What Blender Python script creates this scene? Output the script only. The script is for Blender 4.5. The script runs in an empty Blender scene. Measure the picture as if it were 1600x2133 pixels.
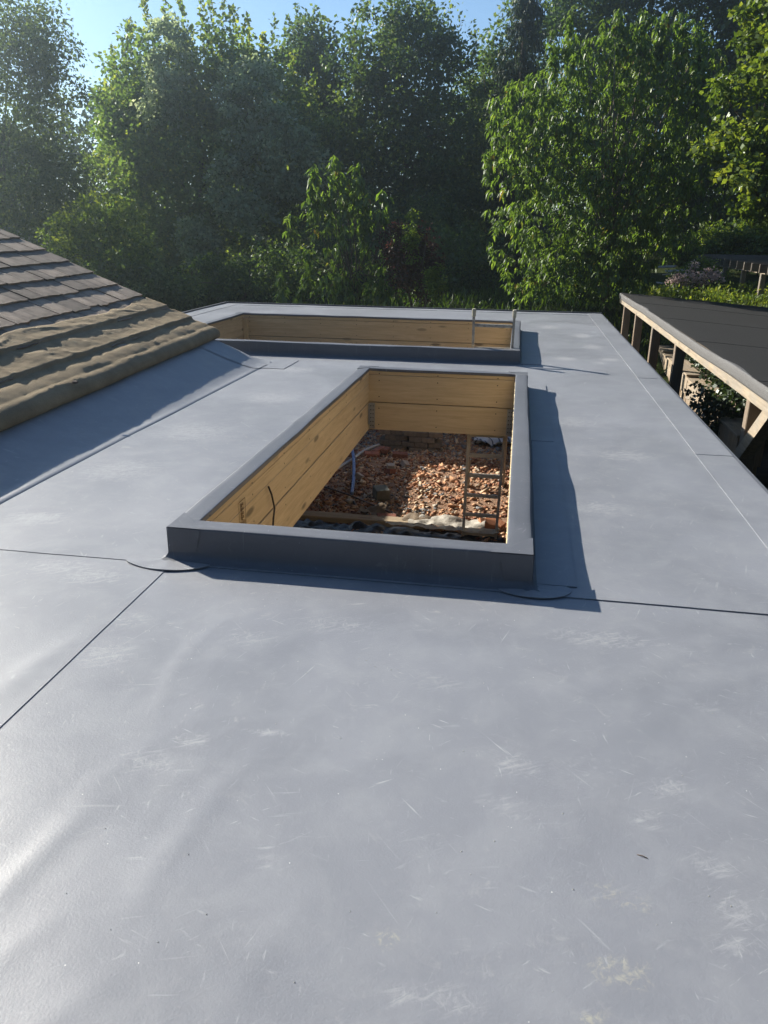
import bpy, math, random
import numpy as np
from mathutils import Matrix, Vector
rad = math.radians
SC = bpy.context.scene
COL = SC.collection

# ------------------------------------------------------------------ camera
H, F_PX, CX, CY = 1.45, 1602.0, 800.0, 1066.5
def camera_axes(roll, vx, vy):
    v = np.array([vx - CX, vy - CY, F_PX]); v /= np.linalg.norm(v)
    h = np.array([math.cos(rad(roll)), math.sin(rad(roll)), 0.0]); h -= v * h.dot(v); h /= np.linalg.norm(h)
    return np.array([h, v, np.cross(h, v)])
R = camera_axes(0.75, 1090, 479)
cam_d = bpy.data.cameras.new('camera'); cam = bpy.data.objects.new('camera', cam_d); COL.objects.link(cam)
cam_d.sensor_fit = 'AUTO'; cam_d.sensor_width = 36.0; cam_d.lens = 36.0 * F_PX / 2133.0
cam_d.clip_start = 0.05; cam_d.clip_end = 600
m = Matrix.Identity(4)
for i in range(3):
    m[i][0] = R[i, 0]; m[i][1] = -R[i, 1]; m[i][2] = -R[i, 2]
m[2][3] = H
cam.matrix_world = m
SC.camera = cam
# ------------------------------------------------------------------ world, sun, exposure
SUN = Vector((-1.75, 1.02, 1.0)).normalized()
elev = math.asin(SUN.z)
w = bpy.data.worlds.new('World'); SC.world = w; w.use_nodes = True
wn = w.node_tree.nodes; wl = w.node_tree.links; wn.clear()
sky = wn.new('ShaderNodeTexSky'); sky.sky_type = 'NISHITA'; sky.sun_disc = False
sky.sun_elevation = elev; sky.sun_rotation = math.atan2(SUN.x, SUN.y)
sky.air_density = 1.0; sky.dust_density = 0.15; sky.ozone_density = 4.0
bg = wn.new('ShaderNodeBackground'); bg.inputs['Strength'].default_value = 0.068
wo = wn.new('ShaderNodeOutputWorld')
wl.new(sky.outputs[0], bg.inputs[0]); wl.new(bg.outputs[0], wo.inputs[0])
sd = bpy.data.lights.new('sun', 'SUN'); sd.energy = 5.0; sd.angle = rad(0.5); sd.color = (1.0, 0.93, 0.82)
so = bpy.data.objects.new('sun', sd); COL.objects.link(so)
so.rotation_euler = (-SUN).to_track_quat('-Z', 'Y').to_euler(); so.location = (-20, 12, 14)
SC.view_settings.view_transform = 'Standard'; SC.view_settings.look = 'None'
SC.view_settings.exposure = 1.15; SC.view_settings.gamma = 1.0; SC.view_settings.use_curve_mapping = False
SC.render.engine = 'CYCLES'
cy = SC.cycles
cy.max_bounces = 7; cy.diffuse_bounces = 3; cy.glossy_bounces = 2; cy.transmission_bounces = 3; cy.transparent_max_bounces = 4
cy.caustics_reflective = False; cy.caustics_refractive = False; cy.sample_clamp_indirect = 4.0
cy.use_denoising = True

# ------------------------------------------------------------------ helpers
def ray(u, v): return R @ np.array([u - CX, v - CY, F_PX])
def at(u, v, y):
    d = ray(u, v); return np.array([0, 0, H]) + d * (y / d[1])
def on(u, v, z):
    d = ray(u, v); return np.array([0, 0, H]) + d * ((z - H) / d[2])

def _h(ix, iy, s):
    n = (ix.astype(np.int64) * 374761393 + iy.astype(np.int64) * 668265263 + s * 974711) & 0x7fffffff
    n = (n ^ (n >> 13)) * 1274126177 & 0x7fffffff
    return ((n ^ (n >> 16)) & 0xffff) / 65535.0
def vnoise(x, y, s=0):
    x = np.asarray(x, float); y = np.asarray(y, float)
    ix = np.floor(x); iy = np.floor(y); fx = x - ix; fy = y - iy
    fx = fx * fx * (3 - 2 * fx); fy = fy * fy * (3 - 2 * fy)
    a = _h(ix, iy, s); b = _h(ix + 1, iy, s); c = _h(ix, iy + 1, s); d = _h(ix + 1, iy + 1, s)
    return (a + (b - a) * fx) * (1 - fy) + (c + (d - c) * fx) * fy - 0.5
def fnoise(x, y, s=0, o=3):
    r = 0; a = 1.0
    for k in range(o):
        r = r + a * vnoise(np.asarray(x) * 2 ** k, np.asarray(y) * 2 ** k, s + k); a *= 0.5
    return r

class MB:
    """collects polygons of one mesh"""
    def __init__(s): s.v = []; s.f = []
    def add(s, v, f):
        o = len(s.v); s.v += [tuple(map(float, p)) for p in v]; s.f += [tuple(i + o for i in q) for q in f]; return s
    def box(s, a, b):
        x0, y0, z0 = a; x1, y1, z1 = b
        return s.add([(x0, y0, z0), (x1, y0, z0), (x1, y1, z0), (x0, y1, z0), (x0, y0, z1), (x1, y0, z1), (x1, y1, z1), (x0, y1, z1)],
                     [(0, 3, 2, 1), (4, 5, 6, 7), (0, 1, 5, 4), (1, 2, 6, 5), (2, 3, 7, 6), (3, 0, 4, 7)])
    def cbox(s, a, b, c=0.006):
        """box with chamfered edges"""
        a = np.array(a, float); b = np.array(b, float); ctr = (a + b) / 2; hs = (b - a) / 2; c = min(c, *(hs * 0.45))
        bm_v = []; idx = {}
        for sx in (-1, 1):
            for sy in (-1, 1):
                for sz in (-1, 1):
                    for ax in range(3):
                        p = hs - c; p = p.copy(); p[ax] = hs[ax]
                        idx[(sx, sy, sz, ax)] = len(bm_v); bm_v.append(ctr + p * np.array([sx, sy, sz]))
        f = []
        for ax in range(3):
            o1, o2 = [k for k in range(3) if k != ax]
            for sg in (-1, 1):
                q = []
                for (p, r) in ((-1, -1), (1, -1), (1, 1), (-1, 1)):
                    t = [0, 0, 0]; t[ax] = sg; t[o1] = p; t[o2] = r; q.append(idx[(*t, ax)])
                f.append(q if (sg > 0) == (ax != 1) else q[::-1])
        for ax in range(3):
            o1, o2 = [k for k in range(3) if k != ax]
            for p in (-1, 1):
                for r in (-1, 1):
                    q = []
                    for (sg, k) in ((-1, o1), (1, o1), (1, o2), (-1, o2)):
                        t = [0, 0, 0]; t[ax] = sg; t[o1] = p; t[o2] = r; q.append(idx[(*t, k)])
                    f.append(q)
        for sx in (-1, 1):
            for sy in (-1, 1):
                for sz in (-1, 1): f.append([idx[(sx, sy, sz, k)] for k in range(3)])
        return s.add(bm_v, f)
    def tube(s, pts, r, n=8, cap=True):
        pts = [Vector(p) for p in pts]; rs = r if hasattr(r, '__len__') else [r] * len(pts)
        v = []; f = []
        for i, p in enumerate(pts):
            d = (pts[min(i + 1, len(pts) - 1)] - pts[max(i - 1, 0)]).normalized()
            a = d.orthogonal().normalized() if i == 0 else (a - d * a.dot(d)).normalized()
            b = d.cross(a)
            for k in range(n):
                t = 2 * math.pi * k / n; v.append(p + (a * math.cos(t) + b * math.sin(t)) * rs[i])
        for i in range(len(pts) - 1):
            for k in range(n):
                k2 = (k + 1) % n; f.append((i * n + k, i * n + k2, (i + 1) * n + k2, (i + 1) * n + k))
        if cap: f.append(tuple(range(n - 1, -1, -1))); f.append(tuple((len(pts) - 1) * n + k for k in range(n)))
        return s.add(v, f)
    def bar(s, p0, p1, wx, wy, up=(0, 0, 1)):
        """square bar from p0 to p1"""
        p0 = Vector(p0); p1 = Vector(p1); d = (p1 - p0).normalized(); a = d.cross(Vector(up)).normalized(); b = a.cross(d)
        v = []
        for p in (p0, p1):
            for (i, j) in ((-1, -1), (1, -1), (1, 1), (-1, 1)): v.append(p + a * (i * wx / 2) + b * (j * wy / 2))
        return s.add(v, [(0, 1, 2, 3), (7, 6, 5, 4), (0, 4, 5, 1), (1, 5, 6, 2), (2, 6, 7, 3), (3, 7, 4, 0)])
    def grid(s, X, Y, Z, keep=None):
        nu, nv = X.shape
        v = np.stack([X, Y, Z], -1).reshape(-1, 3)
        f = []
        for i in range(nu - 1):
            for j in range(nv - 1):
                if keep is None or keep(i, j):
                    f.append((i * nv + j, (i + 1) * nv + j, (i + 1) * nv + j + 1, i * nv + j + 1))
        return s.add(v, f)
    def mesh(s, name, smooth=False):
        me = bpy.data.meshes.new(name); me.from_pydata(s.v, [], s.f)
        if smooth: me.polygons.foreach_set('use_smooth', [True] * len(me.polygons))
        me.update(); return me
    def build(s, name, mat, parent=None, smooth=False, recalc=True):
        me = s.mesh(name, smooth)
        if recalc:
            import bmesh
            b = bmesh.new(); b.from_mesh(me); bmesh.ops.recalc_face_normals(b, faces=b.faces); b.to_mesh(me); b.free()
        return link(name, me, mat, parent)

def link(name, me, mat=None, parent=None, mw=None):
    if mat is not None and len(me.materials) == 0: me.materials.append(mat)
    o = bpy.data.objects.new(name, me); COL.objects.link(o)
    if parent is not None:
        o.parent = parent
        o.matrix_parent_inverse = world_of(parent).inverted()
    if mw is not None: o.matrix_basis = mw
    return o
WORLD = {}
def world_of(o):
    return WORLD.get(o.name, Matrix.Identity(4))
def tag(o, label=None, cat=None, group=None, kind=None):
    if label: o['label'] = label
    if cat: o['category'] = cat
    if group: o['group'] = group
    if kind: o['kind'] = kind
    return o
def thing(name, loc, label, cat, group=None, rz=0.0):
    o = bpy.data.objects.new(name, None); COL.objects.link(o); o.empty_display_size = 0.1
    o.location = loc; o.rotation_euler = (0, 0, rz)
    WORLD[o.name] = Matrix.Translation(loc) @ Matrix.Rotation(rz, 4, 'Z')
    return tag(o, label, cat, group)

# ------------------------------------------------------------------ materials
def newmat(name):
    mt = bpy.data.materials.new(name); mt.use_nodes = True
    nt = mt.node_tree; nt.nodes.clear()
    out = nt.nodes.new('ShaderNodeOutputMaterial')
    return mt, nt, out
class NT:
    def __init__(s, nt): s.nt = nt
    def n(s, t, **k):
        nd = s.nt.nodes.new(t)
        for a, b in k.items():
            if a.startswith('i_'):
                key = a[2:].replace('_', ' ')
                nd.inputs[key].default_value = b
            else: setattr(nd, a, b)
        return nd
    def l(s, a, b): s.nt.links.new(a, b)
    def coords(s, kind='Object', scale=(1, 1, 1), rot=(0, 0, 0)):
        tc = s.n('ShaderNodeTexCoord'); mp = s.n('ShaderNodeMapping')
        if rot != (0, 0, 0): mp.vector_type = 'TEXTURE'; scale = tuple(1 / x for x in scale)   # rotate first, then stretch
        mp.inputs['Scale'].default_value = scale; mp.inputs['Rotation'].default_value = rot
        s.l(tc.outputs[kind], mp.inputs['Vector']); return mp.outputs[0]
    def noise(s, vec, scale, detail=4, rough=0.55, dist=0.0):
        nd = s.n('ShaderNodeTexNoise'); nd.inputs['Scale'].default_value = scale; nd.inputs['Detail'].default_value = detail
        nd.inputs['Roughness'].default_value = rough; nd.inputs['Distortion'].default_value = dist
        if vec is not None: s.l(vec, nd.inputs['Vector'])
        return nd.outputs['Fac']
    def ramp(s, fac, stops, interp='LINEAR'):
        nd = s.n('ShaderNodeValToRGB'); cr = nd.color_ramp; cr.interpolation = interp
        while len(cr.elements) < len(stops): cr.elements.new(0.5)
        for e, (p, c) in zip(cr.elements, stops):
            e.position = p; e.color = (*c, 1) if len(c) == 3 else c
        s.l(fac, nd.inputs[0]); return nd.outputs[0]
    def vramp(s, fac, p0, p1, a=0.0, b=1.0):
        nd = s.n('ShaderNodeMapRange'); nd.inputs['From Min'].default_value = p0; nd.inputs['From Max'].default_value = p1
        nd.inputs['To Min'].default_value = a; nd.inputs['To Max'].default_value = b
        s.l(fac, nd.inputs['Value']); return nd.outputs[0]
    def math(s, op, a, b=None):
        nd = s.n('ShaderNodeMath', operation=op)
        for i, x in enumerate((a, b)):
            if x is None: continue
            if isinstance(x, (int, float)): nd.inputs[i].default_value = x
            else: s.l(x, nd.inputs[i])
        return nd.outputs[0]
    def mix(s, fac, a, b, mode='MIX'):
        nd = s.n('ShaderNodeMix', data_type='RGBA', blend_type=mode)
        for i, x in ((0, fac), (6, a), (7, b)):
            if isinstance(x, (int, float)): nd.inputs[i].default_value = x
            elif isinstance(x, tuple): nd.inputs[i].default_value = (*x, 1)
            else: s.l(x, nd.inputs[i])
        return nd.outputs[2]
    def bump(s, hgt, dist, strength=1.0, normal=None):
        nd = s.n('ShaderNodeBump'); nd.inputs['Distance'].default_value = dist; nd.inputs['Strength'].default_value = strength
        s.l(hgt, nd.inputs['Height'])
        if normal is not None: s.l(normal, nd.inputs['Normal'])
        return nd.outputs[0]
    def bsdf(s, out, color, rough=0.7, normal=None, spec=0.5, metal=0.0):
        b = s.n('ShaderNodeBsdfPrincipled')
        for key, x in (('Base Color', color), ('Roughness', rough), ('Metallic', metal), ('Specular IOR Level', spec)):
            if isinstance(x, (int, float)): b.inputs[key].default_value = x
            elif isinstance(x, tuple): b.inputs[key].default_value = (*x, 1)
            else: s.l(x, b.inputs[key])
        if normal is not None: s.l(normal, b.inputs['Normal'])
        s.l(b.outputs[0], out.inputs[0]); return b

def mat_membrane(name, col, rough, dusty, spec=0.5):
    mt, nt, out = newmat(name); N = NT(nt)
    v = N.coords()
    big = N.noise(v, 0.9, 5, 0.6, 0.6)
    mid = N.noise(v, 5.0, 6, 0.65, 0.4)
    c = N.mix(N.vramp(big, 0.3, 0.7), tuple(x * 0.86 for x in col), tuple(x * 1.12 for x in col))
    c = N.mix(N.math('MULTIPLY', N.vramp(mid, 0.45, 0.75), 0.35 * dusty), c, (col[0] * 1.5, col[1] * 1.47, col[2] * 1.38))
    # scuffs: short streaks in three directions
    for rot, sc, th in ((0.25, (4.0, 46.0, 1), 0.67), (1.25, (3.5, 50.0, 1), 0.67), (2.3, (3.0, 60.0, 1), 0.67), (0.7, (11.0, 70.0, 1), 0.66), (2.8, (10.0, 62.0, 1), 0.66), (1.75, (12.0, 75.0, 1), 0.66)):
        st = N.noise(N.coords(scale=sc, rot=(0, 0, rot)), 1.0, 3, 0.6, 0.35)
        gate = N.noise(v, 1.7 + rot, 3, 0.6)
        fac = N.math('MULTIPLY', N.vramp(st, th, th + 0.10), N.vramp(gate, 0.42, 0.66, 0.04, 0.6 * dusty))
        c = N.mix(fac, c, (0.55, 0.56, 0.56))
    # dusty smears
    sm = N.math('MULTIPLY', N.vramp(N.noise(v, 11, 8, 0.75, 1.2), 0.58, 0.72), N.vramp(N.noise(v, 1.3, 3, 0.6), 0.42, 0.68, 0.04, 0.5 * dusty))
    c = N.mix(sm, c, (0.5, 0.49, 0.46))
    # dust lying in places worn by boots, and tread prints
    def attr(nm): return N.n('ShaderNodeAttribute', attribute_name=nm).outputs['Fac']
    fn = N.noise(v, 46, 6, 0.72, 0.8); fs = N.math('MAXIMUM', N.noise(N.coords(scale=(14, 60, 1), rot=(0, 0, 0.5)), 1.0, 5, 0.7, 0.6), N.math('SUBTRACT', N.noise(N.coords(scale=(18, 40, 1), rot=(0, 0, 1.9)), 1.0, 6, 0.75, 1.4), 0.03))
    for nm, nz, colr in (('tan_dust', fn, (0.40, 0.385, 0.315)), ('grey_dust', fs, (0.36, 0.365, 0.375))):
        f_ = N.math('MULTIPLY', N.vramp(N.math('ADD', nz, N.math('MULTIPLY', attr(nm), 0.32)), 0.60, 0.80), N.vramp(attr(nm), 0.03, 0.35, 0, 0.85)); c = N.mix(f_, c, colr)
    vt = N.n('ShaderNodeTexVoronoi'); vt.inputs['Scale'].default_value = 34; N.l(N.coords(scale=(1.0, 1.25, 1), rot=(0, 0, 0.3)), vt.inputs['Vector'])
    f_ = N.math('MULTIPLY', N.math('MULTIPLY', N.vramp(vt.outputs['Distance'], 0.40, 0.28), N.vramp(fn, 0.42, 0.6)), N.vramp(attr('tread'), 0.3, 0.8, 0, 0.42)); c = N.mix(f_, c, (0.37, 0.375, 0.385))
    # specks of grit
    vo = N.n('ShaderNodeTexVoronoi'); vo.inputs['Scale'].default_value = 42; N.l(v, vo.inputs['Vector'])
    sp = N.math('MULTIPLY', N.vramp(vo.outputs['Distance'], 0.075, 0.04), N.vramp(N.math('FRACT', N.math('MULTIPLY', vo.outputs['Color'], 7.31)), 0.93, 0.95))
    c = N.mix(sp, c, (0.8, 0.8, 0.76))
    fine = N.noise(v, 150, 3, 0.6)
    h = N.math('ADD', N.math('MULTIPLY', fine, 0.5), N.math('MULTIPLY', mid, 1.1))
    nrm = N.bump(h, 0.0018, 0.5)
    r = N.math('ADD', N.vramp(big, 0.3, 0.7, rough - 0.05, rough + 0.06), N.math('MULTIPLY', sm, 0.25))
    N.bsdf(out, c, r, nrm, spec)
    return mt

def mat_timber(name, dark, light, axis, knots=1.0, rough=0.65, grey=0.0, rnd=True):
    mt, nt, out = newmat(name); N = NT(nt)
    sc = {'X': (1.2, 16, 16), 'Y': (16, 1.2, 16), 'Z': (16, 16, 1.2)}[axis]
    v = N.coords(scale=sc)
    if rnd:
        oi = N.n('ShaderNodeObjectInfo'); ad = N.n('ShaderNodeVectorMath', operation='ADD'); cb = N.n('ShaderNodeCombineXYZ')
        k = N.math('MULTIPLY', oi.outputs['Random'], 37.0)
        for i in range(3): N.l(k, cb.inputs[i])
        N.l(v, ad.inputs[0]); N.l(cb.outputs[0], ad.inputs[1]); v = ad.outputs[0]
    g = N.noise(v, 1.5, 6, 0.62, 0.9)
    wv = N.n('ShaderNodeTexNoise'); wv.inputs['Scale'].default_value = 5.0; wv.inputs['Detail'].default_value = 2; N.l(v, wv.inputs['Vector'])
    c = N.mix(N.vramp(g, 0.32, 0.68), dark, light)
    c = N.mix(N.vramp(wv.outputs['Fac'], 0.55, 0.75, 0, 0.35), c, tuple(x * 0.7 for x in dark))
    big = N.noise(N.coords(), 1.1, 3)
    c = N.mix(N.vramp(big, 0.3, 0.7, 0, 0.35), c, tuple(x * 0.75 for x in light))
    if knots:
        ks = {'X': (2.6, 9, 9), 'Y': (9, 2.6, 9), 'Z': (9, 9, 2.6)}[axis]
        vo = N.n('ShaderNodeTexVoronoi'); vo.inputs['Scale'].default_value = 0.95; N.l(N.coords(scale=ks), vo.inputs['Vector'])
        gate = N.vramp(N.math('FRACT', N.math('MULTIPLY', vo.outputs['Color'], 5.7)), 0.45, 0.5)
        kf = N.math('MULTIPLY', N.vramp(vo.outputs['Distance'], 0.23, 0.13), gate)
        c = N.mix(N.math('MULTIPLY', kf, 0.85 * knots), c, tuple(x * 0.22 for x in light))
    if grey:
        c = N.mix(N.vramp(N.noise(N.coords(), 3.0, 5), 0.35, 0.65, 0, grey), c, (0.25, 0.24, 0.22))
    nrm = N.bump(g, 0.003, 0.5)
    N.bsdf(out, c, rough, nrm, 0.35); return mt

def mat_simple(name, a, b, scale=8, rough=0.8, bump=0.004, detail=6, spec=0.4, metal=0.0, rnd=0.0, bscale=None):
    mt, nt, out = newmat(name); N = NT(nt)
    v = N.coords(); n = N.noise(v, scale, detail, 0.62, 0.3)
    c = N.mix(N.vramp(n, 0.3, 0.7), a, b)
    if rnd:
        oi = N.n('ShaderNodeObjectInfo')
        c = N.mix(1.0, c, N.ramp(oi.outputs['Random'], [(0, (1 - rnd,) * 3), (1, (1 + rnd, 1 + rnd * .9, 1 + rnd * .8))]), 'MULTIPLY')
    nrm = N.bump(N.noise(v, bscale or scale * 3, 5, 0.65), bump, 0.8) if bump else None
    N.bsdf(out, c, rough, nrm, spec, metal); return mt

def mat_leaf(name, stops, trans=0.4, tcol=(1.75, 1.65, 0.6), gloss=0.025, rough=0.42, obj_random=False):
    """leaf shader: diffuse + translucent + a little gloss; tint comes with each leaf"""
    mt, nt, out = newmat(name); N = NT(nt)
    if obj_random: fac = N.n('ShaderNodeObjectInfo').outputs['Random']
    else: fac = N.n('ShaderNodeAttribute', attribute_name='tint').outputs['Fac']
    c = N.ramp(fac, stops)
    d = N.n('ShaderNodeBsdfDiffuse'); N.l(c, d.inputs[0])
    t = N.n('ShaderNodeBsdfTranslucent'); N.l(N.mix(1.0, c, tcol, 'MULTIPLY'), t.inputs[0])
    m1 = N.n('ShaderNodeMixShader'); m1.inputs[0].default_value = trans; N.l(d.outputs[0], m1.inputs[1]); N.l(t.outputs[0], m1.inputs[2])
    g = N.n('ShaderNodeBsdfGlossy'); g.inputs['Roughness'].default_value = rough; g.inputs[0].default_value = (0.9, 0.95, 0.9, 1)
    m2 = N.n('ShaderNodeMixShader'); m2.inputs[0].default_value = gloss; N.l(m1.outputs[0], m2.inputs[1]); N.l(g.outputs[0], m2.inputs[2])
    N.l(m2.outputs[0], out.inputs[0]); return mt

def mat_attr(name, stops, rough=0.9, gscale=20):
    mt, nt, out = newmat(name); N = NT(nt)
    fac = N.n('ShaderNodeAttribute', attribute_name='tint').outputs['Fac']
    c = N.ramp(fac, stops)
    n = N.noise(N.coords(), gscale, 4)
    c = N.mix(1.0, c, N.ramp(n, [(0.3, (0.7, 0.7, 0.7)), (0.7, (1.2, 1.2, 1.2))]), 'MULTIPLY')
    N.bsdf(out, c, rough, None, 0.25); return mt

M = {}
GREY = (0.227, 0.237, 0.260)
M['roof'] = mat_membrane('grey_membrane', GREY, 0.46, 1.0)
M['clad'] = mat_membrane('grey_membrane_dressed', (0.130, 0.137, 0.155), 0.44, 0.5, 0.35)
M['deck'] = mat_simple('deck_board', (0.16, 0.12, 0.08), (0.24, 0.18, 0.12), 5)
M['trim'] = mat_simple('dark_edge_trim', (0.045, 0.05, 0.06), (0.06, 0.065, 0.08), 6, 0.5, 0.001)
PD, PL = (0.56, 0.42, 0.235), (0.73, 0.575, 0.355)
M['pineX'] = mat_timber('pine_board_across', PD, PL, 'X')
M['pineY'] = mat_timber('pine_board_along', PD, PL, 'Y')
M['pineZ'] = mat_timber('pine_batten_upright', PD, PL, 'Z', 0)
M['galv'] = mat_simple('galvanised_steel', (0.34, 0.35, 0.36), (0.48, 0.49, 0.5), 25, 0.45, 0.0, metal=0.7)
M['hole'] = mat_simple('nail_hole', (0.02, 0.02, 0.02), (0.03, 0.03, 0.03), 5, 0.9, 0)
M['foam'] = mat_simple('expanding_foam', (0.62, 0.5, 0.26), (0.74, 0.64, 0.38), 40, 0.9, 0.004)
M['wall'] = mat_simple('blockwork', (0.22, 0.21, 0.2), (0.3, 0.29, 0.27), 6)
M['tile'] = mat_simple('weathered_tile', (0.17, 0.135, 0.105), (0.34, 0.28, 0.225), 5, 0.85, 0.005, rnd=0.38)
M['tilebase'] = mat_simple('tile_underlay', (0.05, 0.045, 0.04), (0.07, 0.06, 0.055), 7, 0.9, 0)
M['alu'] = mat_simple('worn_aluminium', (0.55, 0.51, 0.44), (0.68, 0.64, 0.56), 14, 0.5, 0.001)
M['aludirty'] = mat_simple('plaster_splashed_rail', (0.24, 0.225, 0.2), (0.5, 0.48, 0.42), 30, 0.8, 0.002)
M['cap'] = mat_simple('dusty_plastic_cap', (0.42, 0.39, 0.28), (0.55, 0.5, 0.38), 20, 0.8, 0.002)
M['felt'] = mat_simple('mineral_felt', (0.014, 0.0145, 0.015), (0.036, 0.036, 0.036), 120, 0.95, 0.003, spec=0.15, detail=3, bscale=160)
M['feltedge'] = mat_simple('mineral_felt_edge', (0.06, 0.06, 0.06), (0.20, 0.195, 0.19), 110, 0.9, 0.004, detail=3, bscale=140)
M['fascia'] = mat_timber('weathered_fascia', (0.25, 0.19, 0.125), (0.5, 0.41, 0.29), 'Y', 1.0, 0.85, 0.55)
M['post'] = mat_timber('weathered_post', (0.18, 0.125, 0.085), (0.28, 0.21, 0.145), 'Z', 0.5, 0.85, 0.4)
M['fence'] = mat_timber('weathered_fence_board', (0.28, 0.21, 0.14), (0.44, 0.35, 0.25), 'Y', 0.7, 0.85, 0.45)
M['picket'] = mat_timber('weathered_picket', (0.26, 0.18, 0.11), (0.42, 0.31, 0.2), 'Z', 0.3, 0.8, 0.3)
M['pergola'] = mat_timber('grey_pergola_wood', (0.16, 0.13, 0.10), (0.28, 0.24, 0.19), 'Z', 0.2, 0.85, 0.4)
M['rafter'] = mat_timber('dark_pergola_rafter', (0.07, 0.055, 0.045), (0.13, 0.105, 0.085), 'X', 0.0, 0.6, 0.2)
M['decking'] = mat_timber('dark_decking', (0.07, 0.075, 0.08), (0.13, 0.13, 0.135), 'X', 0.2, 0.7, 0.2)
M['bark'] = mat_simple('bark', (0.05, 0.04, 0.03), (0.11, 0.09, 0.07), 9, 0.95, 0.02)
M['palebark'] = mat_simple('pale_bark', (0.14, 0.12, 0.09), (0.26, 0.22, 0.17), 9, 0.9, 0.01)
M['ground'] = mat_simple('leafy_ground', (0.02, 0.03, 0.012), (0.05, 0.06, 0.025), 3, 1.0, 0.03, spec=0.0)
M['rubblebase'] = mat_simple('crushed_brick_bed', (0.2, 0.105, 0.065), (0.42, 0.27, 0.17), 18, 0.95, 0.02)
M['rubble'] = mat_attr('brick_rubble', [(0, (0.13, 0.05, 0.034)), (0.3, (0.31, 0.138, 0.075)), (0.6, (0.54, 0.30, 0.165)), (0.8, (0.6, 0.45, 0.3)), (0.93, (0.4, 0.35, 0.29)), (1, (0.2, 0.2, 0.2))])
M['brick'] = mat_simple('red_brick', (0.20, 0.07, 0.045), (0.34, 0.15, 0.1), 22, 0.92, 0.005, rnd=0.3)
M['mortar'] = mat_simple('mortar_face', (0.36, 0.30, 0.25), (0.46, 0.40, 0.34), 20, 0.95, 0.005)
M['orangebrick'] = mat_simple('orange_brick', (0.42, 0.17, 0.08), (0.55, 0.25, 0.13), 20, 0.9, 0.005)
M['block'] = mat_simple('grey_concrete_block', (0.13, 0.14, 0.12), (0.2, 0.2, 0.175), 22, 0.95, 0.004)
M['paver'] = mat_simple('grey_brick_stack', (0.15, 0.125, 0.1), (0.24, 0.2, 0.165), 16, 0.95, 0.004, rnd=0.25)
M['hose'] = mat_simple('blue_water_pipe', (0.10, 0.19, 0.42), (0.3, 0.4, 0.6), 26, 0.5, 0)
M['pipe'] = mat_simple('pale_conduit', (0.42, 0.42, 0.42), (0.55, 0.55, 0.55), 12, 0.5, 0)
M['rod'] = mat_simple('rusty_rod', (0.14, 0.1, 0.08), (0.24, 0.18, 0.14), 20, 0.7, 0)
M['plank'] = mat_timber('scaffold_plank', (0.34, 0.25, 0.15), (0.48, 0.38, 0.25), 'X', 0.4, 0.85, 0.2)
M['dpm'] = mat_simple('black_polythene', (0.012, 0.014, 0.018), (0.03, 0.035, 0.045), 9, 0.32, 0.01)
M['sheet'] = mat_simple('dusty_polythene', (0.34, 0.31, 0.26), (0.5, 0.47, 0.41), 10, 0.6, 0.01)
M['cream'] = mat_simple('cream_edge_strip', (0.55, 0.5, 0.38), (0.68, 0.62, 0.5), 14, 0.8, 0.004)
M['cable'] = mat_simple('black_cable', (0.02, 0.014, 0.012), (0.03, 0.02, 0.018), 9, 0.5, 0)
M['ink'] = mat_simple('stamp_ink', (0.14, 0.085, 0.035), (0.2, 0.125, 0.055), 60, 0.8, 0)
M['dust'] = mat_simple('dried_dust', (0.42, 0.41, 0.37), (0.55, 0.54, 0.5), 60, 0.95, 0)
M['debris'] = mat_simple('old_board', (0.2, 0.17, 0.16), (0.42, 0.39, 0.36), 5, 0.9, 0.01, rnd=0.4)
M['can'] = mat_simple('paint_tin', (0.5, 0.5, 0.46), (0.65, 0.63, 0.57), 12, 0.5, 0)

# hessian sheet: woven speckle
mt, nt, out = newmat('hessian'); N = NT(nt)
v = N.coords(); n1 = N.noise(v, 5, 5); n2 = N.noise(v, 150, 2, 0.7)
c = N.mix(N.vramp(n1, 0.3, 0.7), (0.265, 0.21, 0.138), (0.42, 0.335, 0.22))
c = N.mix(N.vramp(n2, 0.35, 0.65, 0, 0.55), c, (0.17, 0.125, 0.07))
N.bsdf(out, c, 0.95, N.bump(N.math('ADD', n2, N.math('MULTIPLY', n1, 1.2)), 0.006, 0.8), 0.15); M['hessian'] = mt
# striped rubble sack
mt, nt, out = newmat('white_sack'); N = NT(nt)
wv = N.n('ShaderNodeTexWave', wave_type='BANDS', bands_direction='X'); wv.inputs['Scale'].default_value = 2.6; wv.inputs['Distortion'].default_value = 2.0
N.l(N.coords(rot=(0, 0, 0.5)), wv.inputs['Vector'])
N.bsdf(out, N.mix(N.vramp(wv.outputs['Fac'], 0.88, 0.96), (0.62, 0.63, 0.64), (0.10, 0.12, 0.16)), 0.7); M['sack'] = mt

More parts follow.
